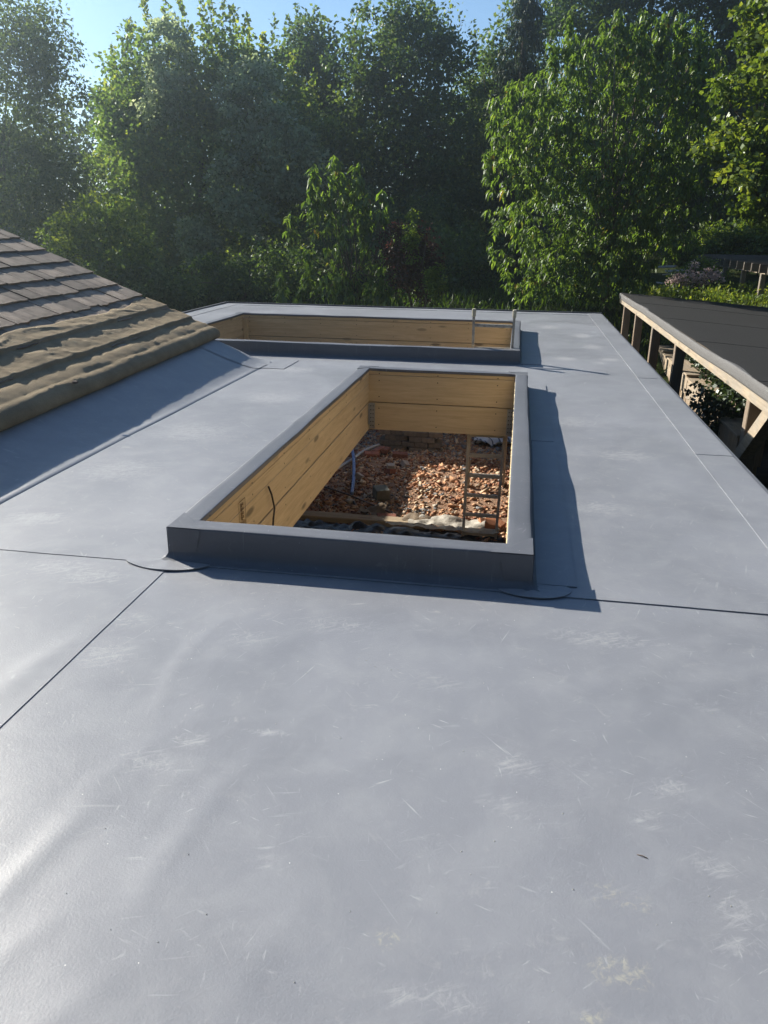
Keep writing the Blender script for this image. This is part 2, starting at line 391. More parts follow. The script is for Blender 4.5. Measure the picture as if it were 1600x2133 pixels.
M['maple'] = mat_leaf('maple_leaf', [(0, (0.055, 0.11, 0.04)), (0.6, (0.13, 0.205, 0.065)), (1, (0.26, 0.3, 0.08))], 0.5)
M['silver'] = mat_leaf('variegated_leaf', [(0, (0.15, 0.2, 0.13)), (0.5, (0.34, 0.4, 0.28)), (1, (0.62, 0.64, 0.5))], 0.55, (1.2, 1.25, 0.8))
M['dark'] = mat_leaf('dark_leaf', [(0, (0.03, 0.06, 0.03)), (0.6, (0.07, 0.12, 0.046)), (1, (0.15, 0.2, 0.06))], 0.46)
M['fine'] = mat_leaf('fine_leaf', [(0, (0.045, 0.075, 0.035)), (0.6, (0.085, 0.13, 0.055)), (1, (0.17, 0.2, 0.09))], 0.5)
M['droop'] = mat_leaf('drooping_leaf', [(0, (0.06, 0.095, 0.024)), (0.5, (0.115, 0.18, 0.045)), (0.93, (0.2, 0.265, 0.075)), (1, (0.2, 0.14, 0.04))], 0.5, (1.5, 1.6, 0.6), gloss=0.03, rough=0.42)
M['droopo'] = mat_leaf('drooping_leaf_single', [(0, (0.06, 0.095, 0.024)), (0.5, (0.115, 0.18, 0.045)), (0.92, (0.2, 0.265, 0.075)), (1, (0.2, 0.13, 0.04))], 0.5, (1.5, 1.6, 0.6), gloss=0.03, rough=0.42, obj_random=True)
M['bright'] = mat_leaf('bright_leaf', [(0, (0.05, 0.09, 0.02)), (0.5, (0.11, 0.165, 0.035)), (1, (0.22, 0.26, 0.06))], 0.45)
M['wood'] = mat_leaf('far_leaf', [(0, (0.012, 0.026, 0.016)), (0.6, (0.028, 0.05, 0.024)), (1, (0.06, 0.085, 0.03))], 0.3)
M['conifer'] = mat_leaf('conifer_needle', [(0, (0.01, 0.024, 0.015)), (1, (0.03, 0.05, 0.025))], 0.15)
M['purple'] = mat_leaf('bronze_leaf', [(0, (0.04, 0.018, 0.016)), (1, (0.09, 0.045, 0.035))], 0.3, (1.4, 0.9, 0.8))
M['grass'] = mat_leaf('grass_blade', [(0, (0.03, 0.06, 0.012)), (0.6, (0.075, 0.12, 0.022)), (1, (0.15, 0.18, 0.045))], 0.4)
M['pink'] = mat_leaf('pink_petal', [(0, (0.5, 0.31, 0.28)), (1, (0.78, 0.62, 0.57))], 0.45, (1, 1, 1))
M['ivy'] = mat_leaf('ivy_leaf', [(0, (0.01, 0.026, 0.01)), (0.7, (0.03, 0.055, 0.018)), (1, (0.1, 0.14, 0.06))], 0.25, gloss=0.07)

# ------------------------------------------------------------------ foliage makers
def unit(a): return a / np.maximum(np.linalg.norm(a, axis=-1, keepdims=True), 1e-9)
def leaves(name, P, D, N, L, W, tint, mat, parent=None, folded=False):
    n = len(P); D = unit(D); S = unit(np.cross(D, N)); Nn = np.cross(S, D)
    L = np.broadcast_to(L, (n,))[:, None]; W = np.broadcast_to(W, (n,))[:, None]
    if folded:
        k = 5
        V = np.stack([P, P + D * L * .42 + S * W * .5 + Nn * W * .12, P + D * L - Nn * L * .18, P + D * L * .42 - S * W * .5 + Nn * W * .12, P + D * L * .5 - Nn * W * .12], 1)
        q = np.array([[0, 1, 2, 4], [0, 4, 2, 3]])
    else:
        k = 4
        V = np.stack([P, P + D * L * .45 + S * W * .5, P + D * L - Nn * L * .1, P + D * L * .45 - S * W * .5], 1)
        q = np.array([[0, 1, 2, 3]])
    V = V.reshape(-1, 3).astype(np.float32)
    idx = (np.arange(n)[:, None, None] * k + q[None]).reshape(-1).astype(np.int32); nf = n * len(q)
    me = bpy.data.meshes.new(name)
    me.vertices.add(len(V)); me.vertices.foreach_set('co', V.ravel())
    me.loops.add(len(idx)); me.loops.foreach_set('vertex_index', idx)
    me.polygons.add(nf); me.polygons.foreach_set('loop_start', np.arange(nf, dtype=np.int32) * 4)
    me.update(calc_edges=True)
    at_ = me.attributes.new('tint', 'FLOAT', 'POINT'); at_.data.foreach_set('value', np.repeat(np.clip(tint, 0, 1), k).astype(np.float32))
    return link(name, me, mat, parent)

def sample_lobes(rng, lobes, n, inner=0.5):
    lo = np.array(lobes, float); wgt = (lo[:, 3] * lo[:, 5] + lo[:, 3] * lo[:, 4] + lo[:, 4] * lo[:, 5]); wgt /= wgt.sum()
    k = rng.choice(len(lo), n, p=wgt); d = unit(rng.normal(size=(n, 3)))
    r = 1 - inner * rng.random(n) ** 1.6
    return lo[k, :3] + d * lo[k, 3:] * r[:, None], d
def clump_leaves(rng, C, per, cr, L, droop=0.2, up=0.6):
    n = len(C); P = np.repeat(C, per, 0)
    off = unit(rng.normal(size=(n * per, 3))) * (rng.random(n * per) ** 0.45)[:, None]
    cs = np.repeat(cr * rng.uniform(0.6, 1.35, n), per)[:, None]
    P = P + off * cs * np.array([1, 1, 0.75])
    D = off * 0.9 + rng.normal(size=off.shape) * 0.5 + np.array([0, 0, -droop])
    Nn = rng.normal(size=off.shape) * 0.6 + np.array([0, 0, up])
    ctint = np.repeat(rng.normal(0, 0.16, n), per)
    t = 0.42 + ctint + rng.normal(0, 0.16, n * per) + off[:, 2] * 0.12
    Ls = L * rng.uniform(0.65, 1.25, n * per)
    return P, D, Nn, Ls, t
def shoots(rng, tips, length, per, L):
    """leafy upright shoots ending at the given tips"""
    tips = np.array(tips); n = len(tips); s = rng.random((n, per))
    P = tips[:, None, :] - np.array([0, 0, 1]) * (s * length)[..., None]
    rad_ = 0.06 + 0.22 * s
    P = P + rng.normal(size=P.shape) * rad_[..., None] * np.array([.7, .7, .3])
    P = P.reshape(-1, 3); D = rng.normal(size=P.shape) + np.array([0, 0, .3]); Nn = rng.normal(size=P.shape) + np.array([0, 0, .4])
    return P, D, Nn, L * rng.uniform(.7, 1.2, len(P)), rng.uniform(.5, 1.0, len(P))
def cat(*a): return tuple(np.concatenate(x) for x in zip(*a))
def limbs(rng, base, C, n, r0, mat, parent, wob=0.25, name='trunk', trunk_top=None):
    b = MB(); base = Vector(base); tops = Vector(trunk_top) if trunk_top is not None else Vector(C.mean(0)) + Vector((0, 0, .5))
    tp = [base + (tops - base) * t + Vector((rng.normal() * wob * .3, rng.normal() * wob * .3, 0)) * (t > 0) for t in np.linspace(0, 1, 6)]
    b.tube(tp, [r0 * (1 - .75 * t) for t in np.linspace(0, 1, 6)], 8)
    for c in C[rng.choice(len(C), min(n, len(C)), replace=False)]:
        c = Vector(c); t = rng.uniform(.25, .9); k = t * 5; i = int(k); s = tp[i].lerp(tp[min(i + 1, 5)], k - i)
        if c.z < s.z - .6: continue
        mid = s.lerp(c, .5) + Vector((rng.normal() * wob, rng.normal() * wob, .15)); rr = r0 * (1 - .75 * t) * .45
        b.tube([s, s.lerp(mid, .5), mid, mid.lerp(c, .55), c], [rr, rr * .85, rr * .65, rr * .45, rr * .2], 5)
    return b.build(name, mat, parent, smooth=True, recalc=False)

def tree(name, label, lobes, base, n_clumps, per, cr, L, WL, mat, bark, seed, group=None, shoot=None, droop=.2, cat_='tree', n_limbs=14, r0=.16, inner=.5, extra=None, folded=False, trunk_top=None):
    rng = np.random.default_rng(seed)
    t = thing(name, tuple(base), label, cat_, group)
    C, _ = sample_lobes(rng, lobes, n_clumps, inner)
    C = C[C[:, 2] > base[2] + 0.25]
    parts = [clump_leaves(rng, C, per, cr, L, droop)]
    if shoot is not None: parts.append(shoots(rng, *shoot))
    P, D, Nn, Ls, tn = cat(*parts)
    leaves('crown', P, D, Nn, Ls, Ls * WL, tn, M[mat], t, folded)
    if extra:
        for (lb, nc, pr, m2, nm) in extra:
            C2, _ = sample_lobes(rng, lb, nc, .22)
            P, D, Nn, Ls, tn = clump_leaves(rng, C2, pr, cr * .85, L * .9, droop)
            leaves(nm, P, D, Nn, Ls, Ls * WL, tn, M[m2], t)
    limbs(rng, base, C, n_limbs, r0, M[bark], t, trunk_top=trunk_top)
    return t
def lobe(u, v, y, ru, rv, ry):
    c = at(u, v, y); k = y / F_PX * 1.06
    return (*c, ru * k, ry, rv * k)

# ------------------------------------------------------------------ ground
def terrain(x, y):
    s = np.clip((y - 15.5) / 9.5, 0, 1); s = s * s * (3 - 2 * s)
    z = -2.25 + 1.75 * s + np.clip(y - 30, 0, 80) * .045
    return z + fnoise(x * .35, y * .35, 5) * .18 * np.clip((y - 15) / 5, 0, 1)
gx, gy = np.meshgrid(np.concatenate([np.linspace(-150, -32, 16), np.linspace(-30, 30, 101), np.linspace(32, 150, 16)]), np.concatenate([np.linspace(-150, -12, 14), np.linspace(-10, 50, 101), np.linspace(55, 200, 20)]), indexing='ij')
g = MB().grid(gx, gy, terrain(gx, gy)).build('ground', M['ground'], smooth=True, recalc=False); tag(g, 'dark leafy garden soil rising under the trees', kind='structure')

# ------------------------------------------------------------------ scattering air added to stand in for lens glare
mt = bpy.data.materials.new('thin_glare_haze'); mt.use_nodes = True; nt = mt.node_tree; nt.nodes.clear(); N = NT(nt)
ov = nt.nodes.new('ShaderNodeOutputMaterial'); pv = nt.nodes.new('ShaderNodeVolumePrincipled')
pv.inputs['Color'].default_value = (0.74, 0.92, 1.0, 1); pv.inputs['Density'].default_value = 0.0022; pv.inputs['Anisotropy'].default_value = 0.85
N.l(pv.outputs[0], ov.inputs['Volume'])
hz = MB().box((-152, -152, -12), (152, 202, 24)).build('glare_haze', mt); tag(hz, 'thin scattering air added to stand in for lens glare', kind='stuff')

# ------------------------------------------------------------------ the flat roofed extension
FL = -1.65
K1 = (-1.40, 3.17, 0.03, 7.47); K2 = (-4.30, 9.10, -0.05, 12.03)
XL, XR, YN, YF = -5.75, 1.53, -2.6, 15.15
bld = thing('extension', (-2.1, 6.3, FL), 'flat roofed extension covered in grey membrane with two framed openings', 'building')
CREASES = []
for (u0, v0, u1, v1, amp, wd) in ((445, 1310, 330, 1460, .0045, .028), (165, 1330, 0, 1450, .005, .05), (130, 1740, -60, 1960, .0055, .03), (230, 1650, 90, 1790, .004, .03), (425, 1690, 320, 1860, .004, .035), (520, 1580, 430, 1700, .003, .03),
        (1560, 1330, 1130, 1450, .004, .06), (900, 1560, 620, 1650, .003, .07), (1600, 1400, 1250, 1520, .003, .05), (60, 1950, -80, 2100, .005, .03), (210, 2050, 120, 2133, .004, .025), (300, 1560, 150, 1700, .004, .03), (640, 1880, 520, 2080, .003, .03)):
    CREASES.append((on(u0, v0, 0)[:2], on(u1, v1, 0)[:2], amp, wd))
def relief(X, Y):
    X = np.asarray(X, float); Y = np.asarray(Y, float); zc = np.zeros(np.broadcast(X, Y).shape)
    for p0, p1, amp, wd in CREASES:
        d = p1 - p0; L_ = np.hypot(*d); d = d / L_; a_ = (X - p0[0]) * d[0] + (Y - p0[1]) * d[1]; c = (Y - p0[1]) * d[0] - (X - p0[0]) * d[1] + .03 * np.sin(a_ * 7)
        zc = zc + .55 * amp * np.exp(-(c / wd) ** 2) * np.clip(np.minimum(a_ + .15, L_ + .15 - a_) / .25, 0, 1)
    return zc + relief0(X, Y)
def relief0(X, Y):
    z = .0055 * fnoise(X * .9 + Y * .25, Y * .8, 11, 2) + .0018 * vnoise(X * 2.6 + Y * 1.1, Y * .55 - X * .3, 12) + .0012 * vnoise(X * 7 + Y * 2.6, Y * 1.3, 15)
    for hx0, hy0, hx1, hy1 in (K1, K2):
        dx = np.maximum(np.maximum(hx0 - .2 - X, X - hx1 - .2), 0); dy = np.maximum(np.maximum(hy0 - .2 - Y, Y - hy1 - .2), 0)
        z = z * np.clip(np.hypot(dx, dy) / .35, 0, 1)
    return z
def sheet(name, x0, x1, y0, y1, z, holes=(), res=.07, wav=0.0, edges='xXyY', thick=.006, parent=bld, mat='roof'):
    def line(a, b, extra):
        s = set(np.round(np.linspace(a, b, max(2, int((b - a) / res) + 1)), 4))
        for e in extra:
            if a < e < b: s.add(round(e, 4))
        return np.array(sorted(s))
    xs = line(x0, x1, [h[i] for h in holes for i in (0, 2)]); ys = line(y0, y1, [h[i] for h in holes for i in (1, 3)])
    X, Y = np.meshgrid(xs, ys, indexing='ij'); Z = z + relief(X, Y)
    def keep(i, j):
        cx, cy_ = (xs[i] + xs[i + 1]) / 2, (ys[j] + ys[j + 1]) / 2
        return not any(h[0] < cx < h[2] and h[1] < cy_ < h[3] for h in holes)
    b = MB().grid(X, Y, Z, keep)
    nx, ny = X.shape
    def skirt(P):
        P = np.array(P); Q = P.copy(); Q[:, 2] -= thick
        n = len(P); b.add(np.concatenate([P, Q]), [(i, i + 1, n + i + 1, n + i) for i in range(n - 1)])
    G = np.stack([X, Y, Z], -1)
    if 'x' in edges: skirt(G[0])
    if 'X' in edges: skirt(G[-1])
    if 'y' in edges: skirt(G[:, 0])
    if 'Y' in edges: skirt(G[:, -1])
    return b.build(name, M[mat], parent, smooth=False, recalc=False)
# worn and dusty places: (pixel in the photograph, half width, half height, tan dust, grey dust, boot tread)
WEAR = []
for (u, v, ru, rv, tan_, gr_, tr_) in ((815, 1957, 20, 7, .75, .2, 0), (1290, 2022, 55, 22, .6, .1, 0), (1265, 1860, 38, 24, .35, .3, 0), (1320, 1880, 40, 20, .35, .3, 0), (1010, 2018, 26, 11, .3, .4, 0), (1230, 2122, 18, 8, .7, .3, 0), (1540, 1970, 70, 16, .1, .5, 0),
        (1075, 1592, 45, 18, 0, .55, .3), (1240, 1605, 95, 34, 0, .15, .8), (1390, 1640, 40, 16, 0, .55, .5), (1050, 1680, 50, 22, 0, .4, .5), (1480, 1800, 50, 20, 0, .45, .2), (930, 2080, 70, 22, 0, .5, .7), (830, 2070, 40, 16, 0, .5, .2), (1350, 1705, 30, 14, .1, .5, .2),
        (1540, 1900, 50, 34, .1, .5, .3), (300, 1585, 60, 20, 0, .5, .2), (400, 1540, 34, 14, .1, .5, .3), (225, 1360, 60, 24, 0, .5, .6), (190, 1200, 70, 14, 0, .55, 0), (80, 1080, 60, 10, 0, .7, .3), (700, 1300, 90, 14, 0, .45, .2), (1250, 1330, 110, 18, 0, .5, .2),
        (1213, 700, 16, 4, .1, .9, 1), (1235, 723, 18, 5, .1, .8, 1), (1178, 748, 18, 3, .1, 1, 1), (1270, 750, 18, 3, .1, 1, 1), (1142, 682, 20, 4, 0, .8, .8), (1250, 757, 16, 3, 0, .7, .6), (1300, 950, 70, 12, 0, .55, .1), (1250, 1060, 70, 14, 0, .5, .1), (400, 900, 80, 18, .05, .6, .3),
        (250, 980, 80, 20, .05, .6, .3), (560, 830, 70, 12, .05, .6, .3), (1190, 880, 50, 10, 0, .55, .2), (600, 770, 60, 6, .05, .7, .2), (130, 1180, 80, 14, 0, .5, .2), (700, 640, 200, 5, 0, .5, .2), (1000, 645, 100, 5, 0, .5, .2), (910, 1420, 60, 20, 0, .35, .5), (560, 1800, 50, 26, 0, .3, .5),
        (880, 1760, 60, 22, 0, .25, .5), (1470, 1470, 50, 16, 0, .3, .5), (270, 1290, 50, 14, 0, .4, .7), (560, 1524, 36, 3, 0, .8, 0), (520, 1330, 60, 16, 0, .4, .2)):
    c_ = on(u, v, 0)[:2]; WEAR.append((c_, np.linalg.norm(on(u + ru, v, 0)[:2] - c_) + .01, np.linalg.norm(on(u, v - rv, 0)[:2] - c_) + .01, tan_, gr_, tr_))
def wear_maps(o):
    n = len(o.data.vertices); co = np.empty(n * 3, np.float32); o.data.vertices.foreach_get('co', co); co = co.reshape(-1, 3); m_ = np.zeros((3, n))
    for c_, rx, ry, *amt in WEAR:
        d2 = ((co[:, 0] - c_[0]) / rx) ** 2 + ((co[:, 1] - c_[1]) / ry) ** 2; g_ = np.exp(-d2 * .8)
        for k in range(3): m_[k] = np.maximum(m_[k], g_ * amt[k])
    for k, nm in enumerate(('tan_dust', 'grey_dust', 'tread')): o.data.attributes.new(nm, 'FLOAT', 'POINT').data.foreach_set('value', m_[k].astype(np.float32))
def smooth_flat(o, ang=30):
    me = o.data; me.polygons.foreach_set('use_smooth', [True] * len(me.polygons)); wear_maps(o); return o
smooth_flat(sheet('membrane_sheet', -1.60, XR - .12, YN, 3.10, -.0025, res=.028, edges=''))
smooth_flat(sheet('membrane_sheet', -3.6, -1.476, YN, 3.12, .0003, res=.03, edges='X'))
smooth_flat(sheet('membrane_sheet', -5.72, 1.33, 3.005, YF - .06, .003, holes=[K1, K2], res=.05, edges='y'))
# perimeter strip with laps, along the right hand and far edges
for i, (a, b_) in enumerate(((YN, 5.47), (5.43, 8.41), (8.37, YF - .05))):
    sheet('edge_strip', 1.285, XR, a, b_, .0065 + .003 * i, res=.12, edges='xy', thick=.005, mat='roof')
sheet('edge_strip', -5.72, 1.285, YF - .32, YF - .03, .008, res=.2, edges='y', thick=.005)
sheet('edge_strip', -5.74, -5.45, 8.6, YF - .32, .0085, res=.2, edges='X', thick=.005)
# strips dressed beside the openings
for (x0, x1, y0, y1, z) in ((.15, .335, 3.10, 5.6, .009), (.15, .325, 5.55, 7.75, .0115), (.07, .30, 9.0, 12.1, .0095)):
    sheet('dressing_strip', x0, x1, y0, y1, z, res=.12, edges='xXyY', thick=.004, mat='roof')
sheet('lap_patch', -2.85, -2.45, 8.05, 8.65, .008, res=.1, thick=.004, mat='roof')
# trim upstand along the outer edges
tb = MB().box((-5.79, YF - .03, -.2), (XR + .02, YF + .02, .03)).box((-5.79, 8.55, -.2), (-5.74, YF - .032, .03)); tb.build('edge_trim', M['trim'], bld)
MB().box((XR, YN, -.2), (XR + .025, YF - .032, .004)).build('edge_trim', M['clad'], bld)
# timber deck under the membrane (butted pieces round the openings)
db = MB(); T0, T1 = -.20, -.022
def inn(k, m_): return (k[0] - m_, k[1] - m_, k[2] + m_, k[3] + m_)
a, c2 = inn(K1, .042), inn(K2, .042)
for x0, y0, x1, y1 in ((XL + .02, YN, XR - .01, a[1]), (XL + .02, a[1] + .001, a[0], a[3]), (a[2], a[1] + .001, XR - .01, a[3]), (XL + .02, a[3] + .001, XR - .01, c2[1]),
                       (XL + .02, c2[1] + .001, c2[0], c2[3]), (c2[2], c2[1] + .001, XR - .01, c2[3]), (XL + .02, c2[3] + .001, XR - .01, YF - .04)):
    db.box((x0, y0, T0), (x1, y1, T1))
db.build('roof_deck', M['deck'], bld)
wb = MB().box((XL + .05, YN, -2.3), (XL + .2, YF - .2, T0)).box((XR - .2, YN, -2.3), (XR - .05, YF - .2, T0)).box((XL + .05, YF - .199, -2.3), (XR - .05, YF - .05, T0)).box((XL + .2, YN, -2.3), (XR - .2, YN + .15, T0))
wb.build('wall', M['wall'], bld)

# corner patches at the first opening
def disc(cx, cy_, rx, ry, z, name):
    n = 48; b = MB(); rnd_ = random.Random(int(cx * 50)); ph = rnd_.uniform(0, 6)
    ring = [(cx + rx * math.cos(t) * (1 + .035 * math.sin(3 * t + ph) + .015 * math.sin(7 * t)), cy_ + ry * math.sin(t) * (1 + .03 * math.cos(2 * t + ph))) for t in np.linspace(0, 2 * math.pi, n, endpoint=False)]
    v = [(cx, cy_, z)] + [(x, y, z + .0012 * math.sin(i * .9)) for i, (x, y) in enumerate(ring)] + [(x, y, z - .004) for x, y in ring]; f = []
    for i in range(n):
        j = (i + 1) % n; f += [(0, 1 + i, 1 + j), (1 + i, 1 + n + i, 1 + n + j, 1 + j)]
    b.add(v, f).build(name, M['roof'], bld, smooth=False, recalc=True)
disc(-1.50, 3.05, .21, .12, .0072, 'corner_patch'); disc(.145, 3.06, .16, .095, .0074, 'corner_patch')

# ------------------------------------------------------------------ framed openings
PROFILE = [(-.004, .130), (-.005, .153), (-.003, .1565), (.002, .1575), (.03, .1575), (.07, .157), (.098, .1565), (.1045, .1545), (.107, .150), (.1075, .142), (.108, .09), (.110, .05), (.114, .03), (.124, .015), (.138, .0075), (.152, .0065), (.153, .002)]
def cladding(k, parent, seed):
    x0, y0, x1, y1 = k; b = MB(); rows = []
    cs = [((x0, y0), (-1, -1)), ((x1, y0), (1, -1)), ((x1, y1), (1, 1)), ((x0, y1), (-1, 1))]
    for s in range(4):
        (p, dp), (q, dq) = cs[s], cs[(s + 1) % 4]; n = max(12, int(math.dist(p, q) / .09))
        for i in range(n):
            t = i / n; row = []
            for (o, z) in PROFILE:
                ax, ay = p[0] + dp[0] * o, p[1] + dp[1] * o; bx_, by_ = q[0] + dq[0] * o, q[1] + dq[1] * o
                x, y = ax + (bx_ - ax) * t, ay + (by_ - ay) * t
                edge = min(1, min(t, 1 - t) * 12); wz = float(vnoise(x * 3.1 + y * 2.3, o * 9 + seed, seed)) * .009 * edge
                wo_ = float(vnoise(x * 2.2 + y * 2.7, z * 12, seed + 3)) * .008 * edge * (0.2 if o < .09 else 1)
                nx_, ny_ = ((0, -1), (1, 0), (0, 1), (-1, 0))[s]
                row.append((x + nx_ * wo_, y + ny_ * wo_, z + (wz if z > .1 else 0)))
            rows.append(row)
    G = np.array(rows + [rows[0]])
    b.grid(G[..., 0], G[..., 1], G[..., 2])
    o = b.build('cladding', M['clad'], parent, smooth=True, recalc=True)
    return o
def opening(k, label, rows, seed, front=-9):
    x0, y0, x1, y1 = k
    t = thing('roof_opening', ((x0 + x1) / 2, (y0 + y1) / 2, 0), label, 'skylight frame', 'raised timber skylight frames on the grey roof')
    cladding(k, t, seed); rnd = random.Random(seed)
    for (za, zb) in rows:
        j = lambda: rnd.uniform(0, .004)
        MB().cbox((x0 - .04, y0, za), (x0 - j(), y1, zb), .003).build('timber_board', M['pineY'], t)
        MB().cbox((x1 + j(), y0, za), (x1 + .04, y1, zb), .003).build('timber_board', M['pineY'], t)
        MB().cbox((x0 - .04, y1 + j(), za), (x1 + .04, y1 + .04, zb), .003).build('timber_board', M['pineX'], t)
        if zb > front: MB().cbox((x0 - .04, y0 - .04, za), (x1 + .04, y0 - j(), zb), .003).build('timber_board', M['pineX'], t)
    MB().box((x0 - .07, y0 - .07, rows[-1][0] + .02), (x0 - .0405, y1 + .07, .14)).box((x1 + .0405, y0 - .07, rows[-1][0] + .02), (x1 + .07, y1 + .07, .14)) \
        .box((x0 - .0404, y1 + .0405, rows[-1][0] + .02), (x1 + .0404, y1 + .07, .14)).box((x0 - .0404, y0 - .07, max(rows[-1][0] + .02, front)), (x1 + .0404, y0 - .0405, .14)).build('backing', M['deck'], t)
    nb = MB()
    for (za, zb) in rows:
        for zz in ((za + zb) / 2 - (zb - za) * .3, (za + zb) / 2 + (zb - za) * .3):
            for yy in list(np.arange(y0 + .12, y1, .62)): nb.add([(x0 + .0045, yy + .006 * math.cos(q), zz + .006 * math.sin(q)) for q in np.linspace(0, 6.28, 7)[:-1]], [tuple(range(6))])
            for xx in list(np.arange(x0 + .1, x1, .58)): nb.add([(xx + .006 * math.cos(q), y1 - .0015, zz + .006 * math.sin(q)) for q in np.linspace(0, 6.28, 7)[:-1]], [tuple(range(6))])
    nb.build('nail_head', M['hole'], t, recalc=False)['kind'] = 'stuff'
    # folded corner laps on the membrane
    for (cx, cy_, sx, sy) in ((x0, y0, -1, -1), (x1, y0, 1, -1), (x1, y1, 1, 1), (x0, y1, -1, 1)):
        b = MB(); q = [(.020, .012), (.1075, -.085), (.1085, .020), (.1085, .1085), (.02, .1085), (-.075, .1075), (.012, .03)]
        top = [(cx + sx * a_, cy_ + sy * b_, .1592 + .0008 * math.sin(i * 2.2)) for i, (a_, b_) in enumerate(q)]
        b.add(top + [(x, y, z - .003) for x, y, z in top], [tuple(range(7))] + [(i, (i + 1) % 7, 7 + (i + 1) % 7, 7 + i) for i in range(7)])
        w1 = .12 + .05 * rnd.random()
        yy = cy_ + sy * .1125; b.add([(cx + sx * .11, yy, .157), (cx + sx * (.11 - w1), yy, .154), (cx + sx * (.11 - w1 * .8), yy, .03), (cx + sx * .112, yy, .025)], [(0, 1, 2, 3)])
        xx = cx + sx * .1125; b.add([(xx, cy_ + sy * .11, .157), (xx, cy_ + sy * (.11 - w1), .154), (xx, cy_ + sy * (.11 - w1 * .7), .03), (xx, cy_ + sy * .112, .025)], [(0, 1, 2, 3)])
        b.build('corner_fold', M['clad'], t)
    return t
ROWS = [(.094, .150), (-.178, .091), (-.462, -.186)]
op1 = opening(K1, 'nearer and smaller timber lined roof opening with a view down to brick rubble', ROWS, 3)
op2 = opening(K2, 'wider timber lined roof opening at the far end with ladder top poking out', [(.090, .150), (-.190, .086), (-.46, -.199)], 8, -.19)
# joist hangers in the far corners of the first opening
def hanger(x, s):
    b = MB(); y = K1[3] - .003
    b.box((x, y - .002, -.45), (x + s * .055, y + .002, -.19)) if s > 0 else b.box((x + s * .055, y - .002, -.45), (x, y + .002, -.19))
    xs = x + .002 if s > 0 else x - .002
    b.box((min(xs, x), y - .07, -.40), (max(xs, x), y - .0021, -.19))
    h = b.build('joist_hanger', M['galv'], op1)
    hb = MB()
    for zz in np.linspace(-.42, -.22, 6):
        for xx in (.015, .038):
            c = x + s * xx + (.006 if int(zz * 100) % 2 else 0); n = 6
            hb.add([(c + .006 * math.cos(q), y - .0035, zz + .006 * math.sin(q)) for q in np.linspace(0, 2 * math.pi, n, endpoint=False)], [tuple(range(n))])
    hb.build('nail_hole', M['hole'], h)
hanger(K1[0] + .004, 1); hanger(K1[2] - .004, -1)
MB().cbox((K2[0] + .005, K2[3] - .06, -.46), (K2[0] + .075, K2[3] - .005, .09), .003).build('corner_batten', M['pineZ'], op2)
# ragged foam along the right hand lining
fb = MB(); rnd = random.Random(4)
for i in range(120):
    y = rnd.uniform(K1[1] + .03, K1[3] - .05); z = .1 - .03 * abs(rnd.gauss(0, 1)); r = rnd.uniform(.004, .011)
    fb.add([(K1[2] - .002 + r * dx * .8, y + r * dy * 2, z + r * dz) for dx, dy, dz in ((-1, 0, 0), (0, -1, 0), (0, 1, 0), (0, 0, 1), (0, 0, -1))], [(0, 1, 3), (0, 3, 2), (0, 2, 4), (0, 4, 1)])
fo = fb.build('foam_bead', M['foam'], op1); fo['kind'] = 'stuff'
# faint grade stamp on the left board: outline, a few marks and a bar pattern
sb = MB(); X = K1[0] + .0035
def mark(y0, z0, y1, z1): sb.box((X - .001, min(y0, y1), min(z0, z1)), (X, max(y0, y1), max(z0, z1)))
mark(3.685, -.13, 3.688, .062); mark(3.785, -.13, 3.788, .062); mark(3.688, .060, 3.785, .063)
for z in (.045, .02, -.005, -.028):
    mark(3.72, z, 3.735, z - .02); mark(3.735, z - .008, 3.752, z - .011); mark(3.745, z, 3.756, z - .016)
for i in range(6): mark(3.70 + i * .014, -.05 - .006 * (i % 3), 3.706 + i * .014, -.125)
sb.build('grade_stamp', M['ink'], op1)
cb = MB().tube([(K1[0] + .012, 4.17, .0), (K1[0] + .02, 4.2, -.06), (K1[0] + .03, 4.215, -.15), (K1[0] + .03, 4.18, -.22), (K1[0] + .04, 4.12, -.32), (K1[0] + .05, 4.1, -.5)], .006, 7)
tag(cb.build('cable', M['cable'], smooth=True), 'thin black cable hanging down the left timber board of the nearer opening', 'cable')

# ------------------------------------------------------------------ room floor seen through the openings
fx, fy = np.meshgrid(np.linspace(-5.55, 1.33, 90), np.linspace(-2.4, 14.95, 180), indexing='ij')
def floor_z(x, y): return FL + .05 * fnoise(x * 1.3, y * 1.3, 21) + .02 * fnoise(x * 6, y * 6, 22)
o = MB().grid(fx, fy, floor_z(fx, fy)).build('rubble_floor', M['rubblebase'], smooth=True, recalc=False); tag(o, 'bed of crushed red brick under the roof openings', kind='structure')
rng = np.random.default_rng(5)
n = 26000
px = rng.uniform(-2.9, .5, n); py = rng.uniform(7.3, 12.8, n)
gate_ = (fnoise(px * 2.2, py * 2.2, 34) > -.18) | (rng.random(n) < .35); px, py = px[gate_], py[gate_]; n = len(px)
grey = vnoise(px * .8, py * .8, 33) + (py > 10.6) * .35
sz = .006 + .017 * rng.random(n) ** 3.0 + .022 * rng.random(n) * (rng.random(n) > .975)
cube = np.array([(-1, -1, -1), (1, -1, -1), (1, 1, -1), (-1, 1, -1), (-1, -1, 1), (1, -1, 1), (1, 1, 1), (-1, 1, 1)], float)
qf = np.array([(0, 3, 2, 1), (4, 5, 6, 7), (0, 1, 5, 4), (1, 2, 6, 5), (2, 3, 7, 6), (3, 0, 4, 7)])
A = rng.uniform(0, 6.28, n); ca, sa = np.cos(A), np.sin(A); tilt = rng.normal(0, .35, (n, 2))
V = cube[None] * (1 + rng.uniform(-.4, .4, (n, 8, 3))) * sz[:, None, None] * np.stack([rng.uniform(.7, 1.6, n), rng.uniform(.6, 1.1, n), rng.uniform(.35, .75, n)], -1)[:, None, :]
